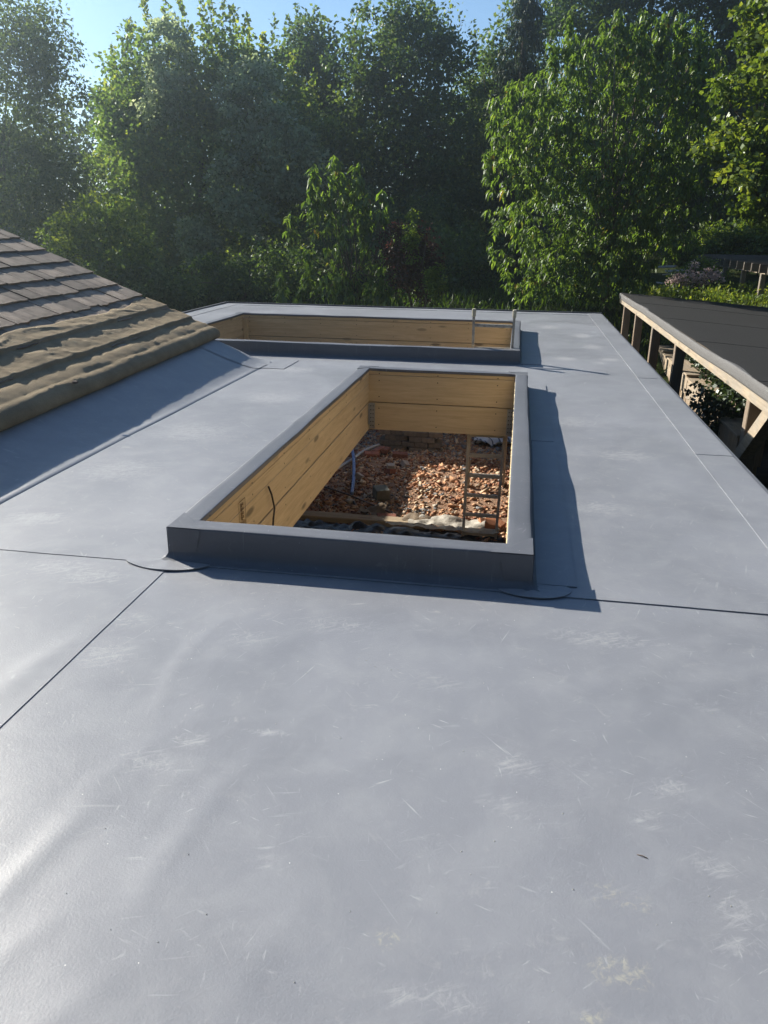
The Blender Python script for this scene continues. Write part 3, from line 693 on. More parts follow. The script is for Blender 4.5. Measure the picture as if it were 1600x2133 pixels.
V[..., 2] += V[..., 0] * tilt[:, :1] + V[..., 1] * tilt[:, 1:]
x_, y_ = V[..., 0] * ca[:, None] - V[..., 1] * sa[:, None], V[..., 0] * sa[:, None] + V[..., 1] * ca[:, None]
V = np.stack([x_ + px[:, None], y_ + py[:, None], V[..., 2] + (floor_z(px, py) + sz * .35)[:, None]], -1).reshape(-1, 3)
me = bpy.data.meshes.new('brick_rubble'); idx = (np.arange(n)[:, None, None] * 8 + qf[None]).reshape(-1).astype(np.int32)
me.vertices.add(len(V)); me.vertices.foreach_set('co', V.ravel().astype(np.float32)); me.loops.add(len(idx)); me.loops.foreach_set('vertex_index', idx)
me.polygons.add(n * 6); me.polygons.foreach_set('loop_start', np.arange(n * 6, dtype=np.int32) * 4); me.update(calc_edges=True)
tn = np.clip(.42 + .25 * rng.normal(size=n) + .45 * (grey > .28) * rng.random(n) + .1, 0, 1)
me.attributes.new('tint', 'FLOAT', 'POINT').data.foreach_set('value', np.repeat(tn, 8).astype(np.float32))
tag(link('brick_rubble', me, M['rubble']), 'broken red brick and mortar rubble spread over the floor', kind='stuff')

def rot_thing(o, rx, ry, rz): o.rotation_euler = (rx, ry, rz)
brk = MB().cbox((-.11, -.05, 0), (.11, .05, .065), .006).mesh('brick')
brk.materials.append(M['brick'])
half = MB().add([(-.06, -.05, 0), (.05, -.05, 0), (.07, .05, 0), (-.06, .05, 0), (-.06, -.05, .065), (.03, -.05, .06), (.05, .05, .065), (-.06, .045, .065)], [(0, 3, 2, 1), (4, 5, 6, 7), (0, 1, 5, 4), (1, 2, 6, 5), (2, 3, 7, 6), (3, 0, 4, 7)]).mesh('half_brick')
half.materials.append(M['brick'])
def loose(name, me, u, v, rz, tilt_, label, c='brick', lift=0.0, mat=None):
    p = on(u, v, FL + .03); o = bpy.data.objects.new(name, me); COL.objects.link(o)
    o.location = (p[0], p[1], float(floor_z(p[0], p[1])) + .012 + lift); o.rotation_euler = (tilt_, tilt_ * .6, rz)
    if mat: o.material_slots[0].link = 'OBJECT'; o.material_slots[0].material = mat
    return tag(o, label, c, 'loose bricks lying on the rubble')
loose('brick', brk, 773, 948, .5, .25, 'red brick tilted on the rubble just right of the crossing pipes')
loose('brick', brk, 789, 941, 1.2, -.1, 'red brick lying at the foot of the grey brick stack, left one of a pair', lift=.03)
loose('brick', brk, 803, 940, 1.5, .1, 'red brick lying at the foot of the grey brick stack, right one of a pair', lift=.03)
loose('brick', brk, 833, 947, .15, .12, 'dark red brick lying flat before the middle of the grey brick stack')
loose('half_brick', half, 843, 966, .9, .5, 'pale half brick standing up in the middle of the rubble', mat=M['mortar'])
loose('half_brick', half, 815, 972, .3, .1, 'flat pale brick piece in the middle of the rubble', mat=M['mortar'])
loose('half_brick', half, 747, 997, 1.4, .4, 'buff half brick beside the blue pipe', mat=M['mortar'])
loose('half_brick', half, 812, 984, 2.4, .2, 'rounded red brick lump in the middle of the shaded rubble')
loose('brick', brk, 805, 1080, .25, .1, 'long red brick lying behind the pale timber plank')
loose('half_brick', half, 931, 995, .2, .3, 'small white lump on the sunlit edge of the rubble', c='rubble lump', mat=M['mortar']).scale = (.45, .45, .6)
p = on(787, 1042, FL + .02)
o = MB().cbox((-.085, -.1, 0), (.085, .1, .13), .006).build('concrete_block', M['block']); o.location = (p[0] + .02, p[1] + .1, FL + .02); o.rotation_euler = (.06, .03, .45)
tag(o, 'grey green concrete block sitting alone on the brick rubble', 'block')
for u, v, rz, lab in ((1015, 1098, .3, 'bright orange brick lying on its face in sunlight by the ladder foot'), (1032, 1094, -.6, 'orange brick leaning behind another at the ladder foot')):
    p = on(u, v, FL + .04); o = bpy.data.objects.new('brick', brk); COL.objects.link(o); o.location = (p[0], p[1], FL + .05); o.rotation_euler = (.3, .25, rz)
    o.material_slots[0].link = 'OBJECT'; o.material_slots[0].material = M['orangebrick']; tag(o, lab, 'brick', 'orange bricks at the ladder foot')
p = on(1022, 1117, FL + .03); tb_ = MB().tube([(p[0] - .05, p[1], FL + .06), (p[0] + .05, p[1] + .01, FL + .06)], .032, 14)
o = tb_.build('tin', M['can'], smooth=False); tag(o, 'small pale tin lying on its side below the orange bricks', 'tin')

# stacks of grey bricks at the back
def stack(x0, y0, nx_, nz, w_, label):
    t = thing('brick_stack', (x0 + nx_ * w_ / 2, y0, FL), label, 'brick stack', 'stacks of grey bricks standing at the back of the room')
    base = MB().cbox((-w_ / 2 + .003, -.07, .002), (w_ / 2 - .003, .07, .076), .005).mesh('brick'); base.materials.append(M['paver']); rnd = random.Random(int(x0 * 100))
    for k in range(nz):
        for i in range(nx_ + (k % 2)):
            for j in range(2):
                xx = x0 + (i + .5 - .5 * (k % 2)) * w_
                link('brick', base, None, t, Matrix.Translation((xx + rnd.uniform(-.006, .006), y0 + .145 * j + rnd.uniform(-.012, .008), FL - .02 + k * .08)) @ Matrix.Rotation(rnd.uniform(-.03, .03), 4, 'Z'))
stack(-1.82, 11.05, 2, 4, .17, 'left stack of grey bricks at the back, beside a dark gap'); stack(-1.45, 11.0, 2, 4, .19, 'right stack of grey bricks at the back, nearer the ladder')

# pipes, rod, planks, polythene, sack
def floor_tube(name, pts, r, mat, label, c, n=8, dz=.04):
    P = [Vector((*on(u, v, FL + dz)[:2], FL + dz + h)) for u, v, h in pts]
    Q = []
    for i in range(len(P) - 1):
        p0, p1, p2, p3 = P[max(i - 1, 0)], P[i], P[i + 1], P[min(i + 2, len(P) - 1)]
        for t in np.linspace(0, 1, 7)[:-1]:
            Q.append(.5 * ((2 * p1) + (p2 - p0) * t + (2 * p0 - 5 * p1 + 4 * p2 - p3) * t * t + (3 * p1 - p0 - 3 * p2 + p3) * t ** 3))
    Q.append(P[-1]); o = MB().tube(Q, r, n).build(name, M[mat], smooth=True); return tag(o, label, c)
floor_tube('water_pipe', [(728, 905, .02), (733, 935, .03), (737, 965, .05), (737, 1000, .02), (733, 1028, 0)], .022, 'hose', 'speckled blue water pipe lying across the rubble', 'pipe')
floor_tube('conduit', [(690, 985, 0), (712, 970, .0), (735, 956, .0), (762, 940, .02), (800, 925, .02)], .02, 'pipe', 'pale grey conduit crossing under the blue pipe', 'pipe')
floor_tube('steel_rod', [(640, 1003, 0), (720, 1030, .01), (780, 1053, .0), (828, 1074, 0)], .012, 'rod', 'thin rusty steel rod lying slantwise on the rubble', 'rod')
o = MB().cbox((-2.6, 7.80, FL + .01), (-.80, 7.97, FL + .075), .008).build('plank', M['plank']); tag(o, 'weathered timber plank lying along the front of the rubble', 'plank')
def crumple(name, x0, x1, y0, y1, z, amp, mat, label, c, fr=5, res=.03, slope=0.0):
    xs, ys = np.arange(x0, x1, res), np.arange(y0, y1, res); X, Y = np.meshgrid(xs, ys, indexing='ij'); s = int(abs(x0) * 50) % 97
    Z = z + amp * (np.abs(fnoise(X * fr, Y * fr, s, 3)) * 2) + slope * (Y - y0); X = X + .04 * vnoise(Y * 6, X * 3, s + 2); Y2 = Y + .03 * vnoise(X * 7, Y * 2, s + 1)
    o = MB().grid(X, Y2, Z).build(name, M[mat], smooth=True, recalc=False); return tag(o, label, c)
crumple('polythene_sheet', -2.7, .05, 7.40, 7.76, FL + .02, .05, 'dpm', 'crumpled black polythene tucked below the timber plank', 'plastic sheet', 7)
crumple('dust_sheet', -1.02, -.16, 7.74, 8.02, FL + .07, .05, 'sheet', 'crumpled dusty pale sheet lying in sunlight behind the ladder', 'plastic sheet', 5)
crumple('insulation_strip', -1.25, .0, 7.60, 7.69, FL + .10, .025, 'cream', 'cream coloured torn strip lit by the sun in front of the planks', 'strip', 9)
o = crumple('sack', -.52, .06, 11.3, 12.0, FL + .04, .12, 'sack', 'crumpled white striped sack beyond the ladder', 'sack', 3.2, .03, .12)
crumple('tarp', -1.62, -1.30, 7.98, 8.2, FL + .05, .08, 'deck', 'small olive scrap of cloth on the rubble behind the plank', 'cloth', 6)
crumple('tarp', -1.10, -.72, 7.86, 8.05, FL + .07, .06, 'deck', 'brown scrap of cloth draped at the edge of the dust sheet', 'cloth', 6)

# ------------------------------------------------------------------ ladders
def ladder(p0, p1, width0, width1, nrung, first, step, label, mat, cap, name='ladder'):
    p0, p1 = Vector(p0), Vector(p1); t = thing(name, tuple(p0), label, 'ladder', None)
    for s in (-1, 1):
        a, b_ = p0 + Vector((s * width0 / 2, 0, 0)), p1 + Vector((s * width1 / 2, 0, 0))
        MB().bar(a, b_, .028, .06, (0, 1, 0)).build('rail', M[mat], t)
        if cap: MB().cbox((b_.x - .022, b_.y - .035, b_.z - .06), (b_.x + .022, b_.y + .035, b_.z + .03), .008).build('end_cap', M['cap'], t)
    d = p1 - p0; Ln = d.length
    for k in range(nrung):
        q = (first + k * step) / Ln
        if q > 1: break
        c = p0.lerp(p1, q); w_ = width0 + (width1 - width0) * q
        r = MB().cbox((c.x - w_ / 2 + .014, c.y - .016, c.z - .018), (c.x + w_ / 2 - .014, c.y + .016, c.z + .018), .005).build('rung', M['alu' if not cap else 'aludirty'], t)
    return t
ladder((-.235, 7.66, FL), (-.215, 7.62, -.12), .345, .36, 7, .06, .218, 'bronze toned aluminium ladder standing on the rubble inside the nearer opening', 'alu', False)
ladder((-.245, 9.44, FL), (-.262, 9.15, .565), .44, .462, 9, .17, .272, 'plaster splashed ladder with two capped rails rising above the far opening', 'aludirty', True)

# ------------------------------------------------------------------ tiled roof on the left
EA, EB = Vector((-3.285, 4.43, .234)), Vector((-3.44, 8.62, .290))
ed = (EB - EA).normalized(); EA0 = EA - ed * 3.0
hn = Vector((-ed.y, ed.x, 0)).normalized(); PITCH = rad(23.5)
up = (hn * math.cos(PITCH) + Vector((0, 0, math.sin(PITCH)))); up = (up - ed * up.dot(ed)).normalized(); nor = ed.cross(up)
if nor.z < 0: nor = -nor
UL = (EB - EA0).length
def slope(u, t, n_): return EA0 + ed * u + up * t + nor * n_
hr = thing('tiled_roof', tuple(EA0), 'weathered brown shake tiled house roof sloping up to the left', 'roof')
hb = MB()
c_ = [slope(0, -.02, -.06), slope(UL - .02, -.02, -.06), slope(UL - .02, 4.4, -.06), slope(0, 4.4, -.06), slope(0, -.02, -.005), slope(UL - .02, -.02, -.005), slope(UL - .02, 4.4, -.005), slope(0, 4.4, -.005)]
hb.add(c_, [(0, 3, 2, 1), (4, 5, 6, 7), (0, 1, 5, 4), (1, 2, 6, 5), (2, 3, 7, 6), (3, 0, 4, 7)]); hb.build('roof_deck', M['tilebase'], hr)
gb = MB()
g0, g1 = slope(UL - .12, .25, -.065), slope(UL - .12, 4.3, -.065)
gb.add([(g0.x, g0.y, -2.3), (g1.x, g1.y, -2.3), tuple(g1), tuple(g0), (g0.x, g0.y - .12, -2.3), (g1.x, g1.y - .12, -2.3), (g1.x, g1.y - .12, g1.z), (g0.x, g0.y - .12, g0.z)], [(0, 1, 2, 3), (7, 6, 5, 4), (0, 4, 5, 1), (2, 6, 7, 3), (0, 3, 7, 4), (1, 5, 6, 2)])
gb.build('gable_wall', M['wall'], hr)
rnd = random.Random(12); G_ = .305; tiles = []
WID = [.20, .235, .265, .30, .33]; tm = []
for w_ in WID:
    b = MB(); x = w_ / 2 - .0055; Lt = G_ + .06; k = 5
    xs = np.linspace(-x, x, k); v = []
    for (t_, n0, n1) in ((0, .012, .033), (Lt, -.002, .012)):
        for q, xx in enumerate(xs): v.append((xx, t_ + (.006 * math.sin(q * 2.1 + w_ * 90) if t_ == 0 else 0), n1 + (.0015 * math.sin(q * 1.7) if t_ == 0 else 0)))
        for xx in xs: v.append((xx, t_, n0))
    f = [(i, i + 1, 2 * k + i + 1, 2 * k + i) for i in range(k - 1)] + [(k + i, 3 * k + i, 3 * k + i + 1, k + i + 1) for i in range(k - 1)] + [(i, k + i, k + i + 1, i + 1) for i in range(k - 1)] + [(0, 2 * k, 3 * k, k), (k - 1, 2 * k - 1, 4 * k - 1, 3 * k - 1)]
    me = b.add(v, f).mesh('tile'); me.materials.append(M['tile']); tm.append(me)
basis = Matrix(((ed.x, up.x, nor.x, 0), (ed.y, up.y, nor.y, 0), (ed.z, up.z, nor.z, 0), (0, 0, 0, 1)))
rest = MB(); cnt = 0
for k in range(16):
    u = UL
    while u > .3:
        i = rnd.randrange(5); w_ = WID[i]
        if u - w_ < .1: break
        mw = Matrix.Translation(slope(u - w_ / 2 + (rnd.uniform(-.01, .012) if u < UL else rnd.uniform(-.02, .02)), k * G_ + rnd.uniform(-.016, .016), .004 + rnd.uniform(0, .005))) @ basis @ Matrix.Rotation(rnd.uniform(-.025, .025), 4, 'Z') @ Matrix.Rotation(rnd.uniform(-.012, .012), 4, 'Y')
        if u > 2.6 and cnt < 300 and k < 13: link('tile', tm[i], None, hr, mw); cnt += 1
        else: rest.add([mw @ vv.co for vv in tm[i].vertices], [tuple(p.vertices) for p in tm[i].polygons])
        u -= w_
o = rest.build('tile_course', M['tile'], hr, recalc=False); o['kind'] = 'stuff'

# hessian sheet over the lower courses with a rolled edge at the eave
nu = 460; us = np.linspace(.0, UL + .02, nu); prof = [(-.01, -.058), (-.045, -.05), (-.060, -.030), (-.060, -.002), (-.045, .024), (-.015, .042), (.03, .049), (.065, .050), (.085, .043), (.105, .044), (.14, .047), (.19, .043), (.235, .038)]
nt_ = 56; rows = []
for u in us:
    tmax = .80 + .09 * float(vnoise(u * 1.3, 3, 41)) + .05 * float(vnoise(u * 5, 1, 42)) + (.10 * max(0, (u - UL + .8)) if u > UL - .8 else 0)
    row = []
    for (t, n_) in prof:
        k1 = float(vnoise(u * 1.6, t * 5, 44)); row.append(slope(u, t + .02 * k1 * (t < .05), n_ + .008 * float(vnoise(u * 1.7, t * 9, 45)) + .005 * float(vnoise(u * 9, t * 25, 46)) * (t > .03) + .004 * float(vnoise(u * 22, t * 40, 59)) + .006 * max(0, .12 - abs(float(vnoise(u * 2.6 + t * 9, t * 6, 60)))) / .12))
    for q in range(1, nt_ + 1):
        t = .245 + (tmax - .245) * q / nt_; ph = ((t + .012) / G_) % 1.0
        step_ = .026 * (1 - ph) if ph > .10 else .026 * (ph / .10)
        wr = .010 * abs(float(vnoise(u * 2.2 + t * 3, t * 4, 47))) + .010 * float(vnoise(u * 4 + t * 6, t * 9, 48)) * max(0, float(vnoise(u * .9, t * 2, 49)) + .45) + .006 * float(vnoise(u * 13, t * 11, 50))
        end = min(1, (nt_ - q) / 5)
        row.append(slope(u, t, .025 + step_ + (wr + .007 * max(0, .16 - abs(float(vnoise(u * 3.1 - t * 2, t * 6 + u, 57)))) / .16 + .004 * float(vnoise(u * 24, t * 30, 58))) * (0.25 + .75 * end)))
    rows.append(row)
Gm = np.array([[tuple(p) for p in r_] for r_ in rows])
hs = MB().grid(Gm[..., 0], Gm[..., 1], Gm[..., 2]).build('hessian_sheet', M['hessian'], smooth=True, recalc=False)
tag(hs, 'tan hessian sheet draped over the lowest tiles and rolled at the eave', 'sheet')
md = hs.modifiers.new('thickness', 'SOLIDIFY'); md.thickness = .008; md.offset = -1
tag(MB().cbox((-.02, -.012, 0), (.02, .012, .02), .004).build('wood_chip', M['rod']), 'tiny dark chip lying on the hessian roll', 'chip').location = slope(3.0 + .95, .0, .065)

# membrane apron below the eave
ap = MB(); us = np.linspace(0, UL - .10, 150); R_ = []
for u in us:
    e0 = slope(u, .03, -.052); f = (u / UL)
    bx = -2.80 + .06 * max(0, f - .5) + .02 * float(vnoise(u * 1.1, 7, 51)); by = e0.y - .25 * max(0, f - .93) / .07
    row = []
    for t in np.linspace(0, 1, 14):
        z = e0.z * (1 - t) ** 1.25 + .008; bulge = .02 * math.sin(t * math.pi) * (1 + float(vnoise(u * .9, 2, 52)) * 1.2)
        row.append((e0.x + (bx - e0.x) * t, e0.y + (by - e0.y) * t * t, z + bulge * .6 + .008 * float(vnoise(u * 3, t * 4, 53))))
    row += [(bx + .03, by, .0085), (bx + .07, by, .0068), (bx + .075, by, .001)]
    R_.append(row)
last = R_[-1]; tip = (-2.62, 8.10, .012)
R_.append([(p[0] + .03, p[1] + .12 * (1 - i / len(last)), p[2] * .8) for i, p in enumerate(last)])
R_.append([(p[0] - .05, p[1] + .42 * (1 - .6 * i / len(last)), .012) for i, p in enumerate(last)])
G2 = np.array(R_); ap.grid(G2[..., 0], G2[..., 1], G2[..., 2]).build('apron', M['roof'], bld, smooth=True, recalc=False)
ls = MB(); G3 = G2[-14:-4, :16].copy(); G3[..., 2] += .006; ls.grid(G3[..., 0], G3[..., 1], G3[..., 2]).build('lap_patch', M['roof'], bld, smooth=True, recalc=False)

# ------------------------------------------------------------------ grit on the membrane
rn = np.random.default_rng(3); gb_ = MB()
for k in range(170):
    y = 1.1 + 5.0 * rn.random() ** 1.5; x = rn.uniform(-1.3, 1.2) * min(1, .35 + y * .4); z_ = (-.0025 if y < 3 else .003) + float(relief(np.array(x), np.array(y))); q = rn.uniform(.0007, .0019)
    gb_.add([(x - q, y - q, z_), (x + q, y - q * .8, z_), (x + q * .7, y + q, z_), (x - q, y + q * .6, z_), (x, y, z_ + q * 1.4)], [(0, 1, 4), (1, 2, 4), (2, 3, 4), (3, 0, 4)])
gb_.build('grit', M['dust'], bld, recalc=False)['kind'] = 'stuff'
lf = on(1338, 1783, 0); tag(MB().tube([(lf[0] - .012, lf[1] + .004, -.002), (lf[0], lf[1], .001), (lf[0] + .012, lf[1] - .004, -.001)], .0012, 5).build('twig_scrap', M['rod']), 'tiny dark scrap of twig lying on the grey membrane at lower right', 'scrap')

# ------------------------------------------------------------------ shed on the right
sh = thing('shed', (4.4, 13.5, -2.2), 'open sided timber shed with black felt roof and row of posts', 'shed')
def sag(y): return -.02 * math.sin((y - 7) / 13 * math.pi) * 0 + .012 * math.sin(y * .9)
SL = -.078
for i, (ya, yb) in enumerate(((5.0, 8.32), (8.26, 11.32), (11.26, 14.32), (14.26, 17.3), (17.24, 20.1))):
    xs = np.linspace(2.44, 7.2, 24); ys = np.linspace(ya, yb, 12); X, Y = np.meshgrid(xs, ys, indexing='ij')
    Z = .052 + (X - 2.44) * SL + .006 * (4 - i) * 0 + .008 * fnoise(X * .8, Y * .8, 61) - .008 * np.exp(-((X - 2.44) / .05) ** 2) + np.where(Y < ya + .02, .010, .006)
    b = MB().grid(X, Y, Z); p = np.stack([X[:, 0], Y[:, 0], Z[:, 0]], -1); q = p.copy(); q[:, 2] -= .012
    b.add(np.concatenate([p, q]), [(k, k + 1, 24 + k + 1, 24 + k) for k in range(23)])
    b.build('felt_strip', M['felt'], sh, smooth=False, recalc=False)
ys = np.linspace(5, 20.12, 90); pr = [(2.50, .030), (2.452, .040), (2.434, .041), (2.426, .030), (2.426, -.02), (2.430, -.06), (2.433, -.085), (2.447, -.088)]
G = np.array([[(x + .006 * float(vnoise(y * 2, z * 8, 62)), y, z + sag(y) + .012 * float(vnoise(y * 1.3, 3, 63))) for x, z in pr] for y in ys])
MB().grid(G[..., 0], G[..., 1], G[..., 2]).build('felt_edge', M['feltedge'], sh, smooth=True, recalc=False)
G = np.array([[(x, 20.1 + (.02 if z < 0 else 0), z + (x - 2.44) * SL) for z in (.055, -.06)] for x in np.linspace(2.43, 7.2, 20)])
MB().grid(G[..., 0], G[..., 1], G[..., 2]).build('felt_edge', M['felt'], sh, recalc=False)
MB().add([(2.47, 5, .03), (7.2, 5, .03 + 4.73 * SL), (7.2, 20.08, .03 + 4.73 * SL), (2.47, 20.08, .03), (2.47, 5, -.02), (7.2, 5, -.02 + 4.73 * SL), (7.2, 20.08, -.02 + 4.73 * SL), (2.47, 20.08, -.02)], [(0, 1, 2, 3), (7, 6, 5, 4), (0, 4, 5, 1), (1, 5, 6, 2), (2, 6, 7, 3), (3, 7, 4, 0)]).build('roof_board', M['deck'], sh)
fbm = MB(); ys = np.linspace(5, 20.1, 40)
for i in range(39):
    y0, y1 = ys[i], ys[i + 1]; z0, z1 = -.075 - .012 * (20 - y0) / 12, -.075 - .012 * (20 - y1) / 12; hgt = .105
    fbm.add([(2.445, y0, z0 - hgt), (2.50, y0, z0 - hgt), (2.50, y1, z1 - hgt), (2.445, y1, z1 - hgt), (2.445, y0, z0), (2.50, y0, z0), (2.50, y1, z1), (2.445, y1, z1)], [(0, 3, 2, 1), (4, 5, 6, 7), (1, 2, 6, 5), (3, 0, 4, 7)])
fbm.build('fascia', M['fascia'], sh)
for i, y in enumerate((19.55, 17.55, 15.25, 12.9, 8.62, 6.2)):
    MB().cbox((2.502, y, -2.25), (2.502 + .16, y + .13, -.1), .008).build('post', M['post'], sh)
for y in np.arange(5.6, 20, 1.15):
    MB().add([(2.502, y, -.16), (7.1, y, -.16 + 4.6 * SL), (7.1, y + .05, -.16 + 4.6 * SL), (2.502, y + .05, -.16), (2.502, y, -.025), (7.1, y, -.025 + 4.6 * SL), (7.1, y + .05, -.025 + 4.6 * SL), (2.502, y + .05, -.025)], [(0, 3, 2, 1), (4, 5, 6, 7), (0, 1, 5, 4), (1, 2, 6, 5), (2, 3, 7, 6), (3, 0, 4, 7)]).build('rafter', M['post'], sh)
for y in np.arange(5.2, 19.9, .16):
    MB().box((7.0, y, -2.25), (7.03, y + .15, -.42)).build('wall_board', M['post'], sh)
MB().bar((2.56, 9.75, -1.75), (2.56, 7.9, -.12), .13, .16).build('brace', M['fascia'], sh)

dk = thing('timber_deck', (4.2, 12, -2.0), 'dark weathered timber decking under the shed roof', 'decking')
for y in np.arange(6.0, 16, .145):
    MB().box((2.3, y, -2.06), (6.9, y + .138, -2.0)).build('plank', M['decking'], dk)

# fence with capping boards behind the shed posts
ft = thing('picket_fence', (3.6, 18, -2.3), 'weathered picket fence with wide capping boards behind the shed posts', 'fence')
segs = [(22.6, 24.9, -1.21), (19.65, 22.65, -1.25), (16.7, 19.7, -1.30), (13.6, 16.75, -1.36)]
rnd = random.Random(9); FX = 3.52
for (y0, y1, z) in segs:
    MB().cbox((FX, y0 - .05, z - .04), (FX + .42, y1 - .08, z), .006).build('capping_board', M['fence'], ft)
    MB().cbox((FX + .04, y0, z - .42), (FX + .08, y1 - .10, z - .042), .005).build('rail_board', M['fence'], ft)
    y = y0 + .03
    while y < y1 - .15:
        w_ = rnd.uniform(.10, .16); MB().cbox((FX + .06 + rnd.uniform(-.008, .008), y, -2.4), (FX + .085, y + w_, z - .40 + rnd.uniform(-.02, .0)), .004).build('picket', M['picket'], ft); y += w_ + rnd.choice((.012, .03, .07))
    MB().cbox((FX + .10, y0, -2.4), (FX + .22, y0 + .1, z - .045), .005).build('post', M['post'], ft)
bn = thing('bench_block', (3.1, 10.6, -2.0), 'boxed timber bench end with pale top under the shed fascia', 'bench')
MB().cbox((2.84, 10.05, -.98), (3.24, 11.1, -.945), .006).build('top_board', M['fence'], bn); MB().cbox((2.87, 10.1, -1.36), (2.91, 11.06, -.982), .005).build('side_board', M['picket'], bn); MB().cbox((2.915, 10.1, -1.36), (3.2, 10.14, -.982), .005).build('end_board', M['picket'], bn)
for (x, y) in ((2.93, 10.16), (3.1, 10.16), (2.93, 10.95), (3.1, 10.95)): MB().cbox((x, y, -2.0), (x + .08, y + .08, -1.0), .005).build('leg', M['picket'], bn)

# ------------------------------------------------------------------ plants
rng = np.random.default_rng(77)
# ivy hanging by the fence end
iv = thing('ivy', (2.8, 11.8, -2.2), 'dark ivy climbing over the end of the fence beside the shed post', 'ivy')
C = np.stack([rng.uniform(2.72, 3.2, 170), rng.uniform(11.0, 12.3, 170), rng.uniform(-2.1, -.62, 170)], -1)
C = np.concatenate([C, np.stack([rng.uniform(3.8, 4.3, 120), rng.uniform(13.4, 22, 120), rng.uniform(-1.4, -1.1, 120)], -1)])
P, D, Nn, Ls, tn = clump_leaves(rng, C, 16, .13, .075, .6, .2); leaves('foliage', P, D, Nn, Ls, Ls * .85, tn, M['ivy'], iv)
limbs(rng, (2.95, 11.7, -2.2), C[:170], 10, .025, M['bark'], iv, .1, 'stem')

# ------ trees and shrubs; each has a crown and a trunk
def gz(p): return (p[0], p[1], float(terrain(np.array(p[0]), np.array(p[1]))) - .05)
B = 'tall trees behind the garden'
def base_at(u, y): p = at(u, 560, y); return gz(p)
tree('birch_tree', 'tall fine leaved tree filling the top left corner against the sky', [lobe(20, 70, 28, 95, 110, 2.2), lobe(90, 150, 28, 75, 100, 1.8), lobe(-80, 250, 28, 170, 190, 2.4), lobe(60, 330, 27.5, 120, 140, 2.2), lobe(130, 400, 27.5, 90, 120, 1.8), lobe(-40, 480, 27, 190, 110, 2)], base_at(10, 28), 900, 52, .5, .14, .55, 'fine', 'bark', 1, B, inner=.8)
tree('maple_tree', 'big maple with upright leafy shoots and silvery variegated patches left of the centre', [lobe(330, 220, 34, 110, 125, 2.4), lobe(470, 190, 34.4, 110, 105, 2.4), lobe(560, 290, 34, 95, 140, 2.4), lobe(420, 370, 33.6, 180, 150, 2.8), lobe(280, 340, 34, 95, 140, 2.4), lobe(600, 430, 34, 70, 110, 2.0), lobe(350, 515, 33.5, 180, 80, 2.2), lobe(240, 250, 34.4, 40, 75, 1.5)], base_at(430, 34), 1000, 54, .5, .19, .8, 'maple', 'bark', 2, B, inner=.7,
     shoot=([at(u, v, 34) for u, v in ((270, 40), (300, -10), (345, 0), (375, -5), (258, 95), (232, 95), (420, 5), (440, 0), (462, -5), (485, 10), (512, 35), (548, 70), (610, 105), (575, 110), (242, 130), (225, 165), (652, 150), (320, 40), (395, 45), (360, 50))], 2.4, 130, .2),
     extra=[([lobe(520, 220, 31.8, 58, 80, .6), lobe(570, 310, 31.6, 74, 75, .6), lobe(620, 340, 31.8, 46, 55, .6), lobe(480, 390, 31.2, 38, 55, .5), lobe(350, 120, 32.2, 32, 70, .5), lobe(330, 210, 31.8, 30, 55, .5)], 190, 58, 'silver', 'variegated_leaves'), ([lobe(410, 510, 31.2, 42, 38, .5), lobe(520, 440, 31.4, 46, 46, .5)], 50, 54, 'silver', 'variegated_leaves'), ([lobe(682, 265, 31.5, 5, 14, .2)], 4, 90, 'bright', 'sunlit_sprig')])
tree('oak_tree', 'dark leafy tree between the maple and the middle of the photo, ragged top', [lobe(640, 160, 38.6, 60, 80, 2.2), lobe(620, 270, 38.6, 85, 130, 2.4), lobe(690, 350, 38, 75, 160, 2.4), lobe(655, 90, 38.6, 40, 42, 1.5)], base_at(650, 38), 420, 50, .55, .2, .65, 'dark', 'bark', 3, B, inner=.7, shoot=([at(u, v, 38) for u, v in ((570, 30), (600, 35), (620, 5), (655, 10), (690, 50), (700, 60))], 1.6, 60, .2))
tree('ash_tree', 'dark ivy covered tree in the middle with open top against the sky', [lobe(800, 120, 36, 75, 80, 2.2), lobe(890, 130, 36, 75, 95, 2.4), lobe(760, 240, 36, 85, 125, 2.4), lobe(870, 280, 35.5, 120, 170, 2.6), lobe(800, 430, 35, 170, 130, 2.6), lobe(850, 55, 36.5, 50, 45, 1.6), lobe(940, 380, 35, 90, 160, 2.2)], base_at(830, 36), 820, 50, .55, .19, .6, 'dark', 'bark', 4, B, inner=.75, shoot=([at(u, v, 36) for u, v in ((735, 20), (760, 5), (985, 40), (990, 70), (940, 10), (960, 30), (900, -10))], 1.8, 60, .19))
tree('holly_tree', 'small dark tree right of the sky gap, left of the conifer', [lobe(1030, 190, 39, 45, 70, 2), lobe(1020, 260, 39, 75, 150, 2.2), lobe(990, 420, 38, 110, 150, 2.4)], base_at(1020, 39), 330, 50, .55, .2, .6, 'dark', 'bark', 5, B, inner=.7)
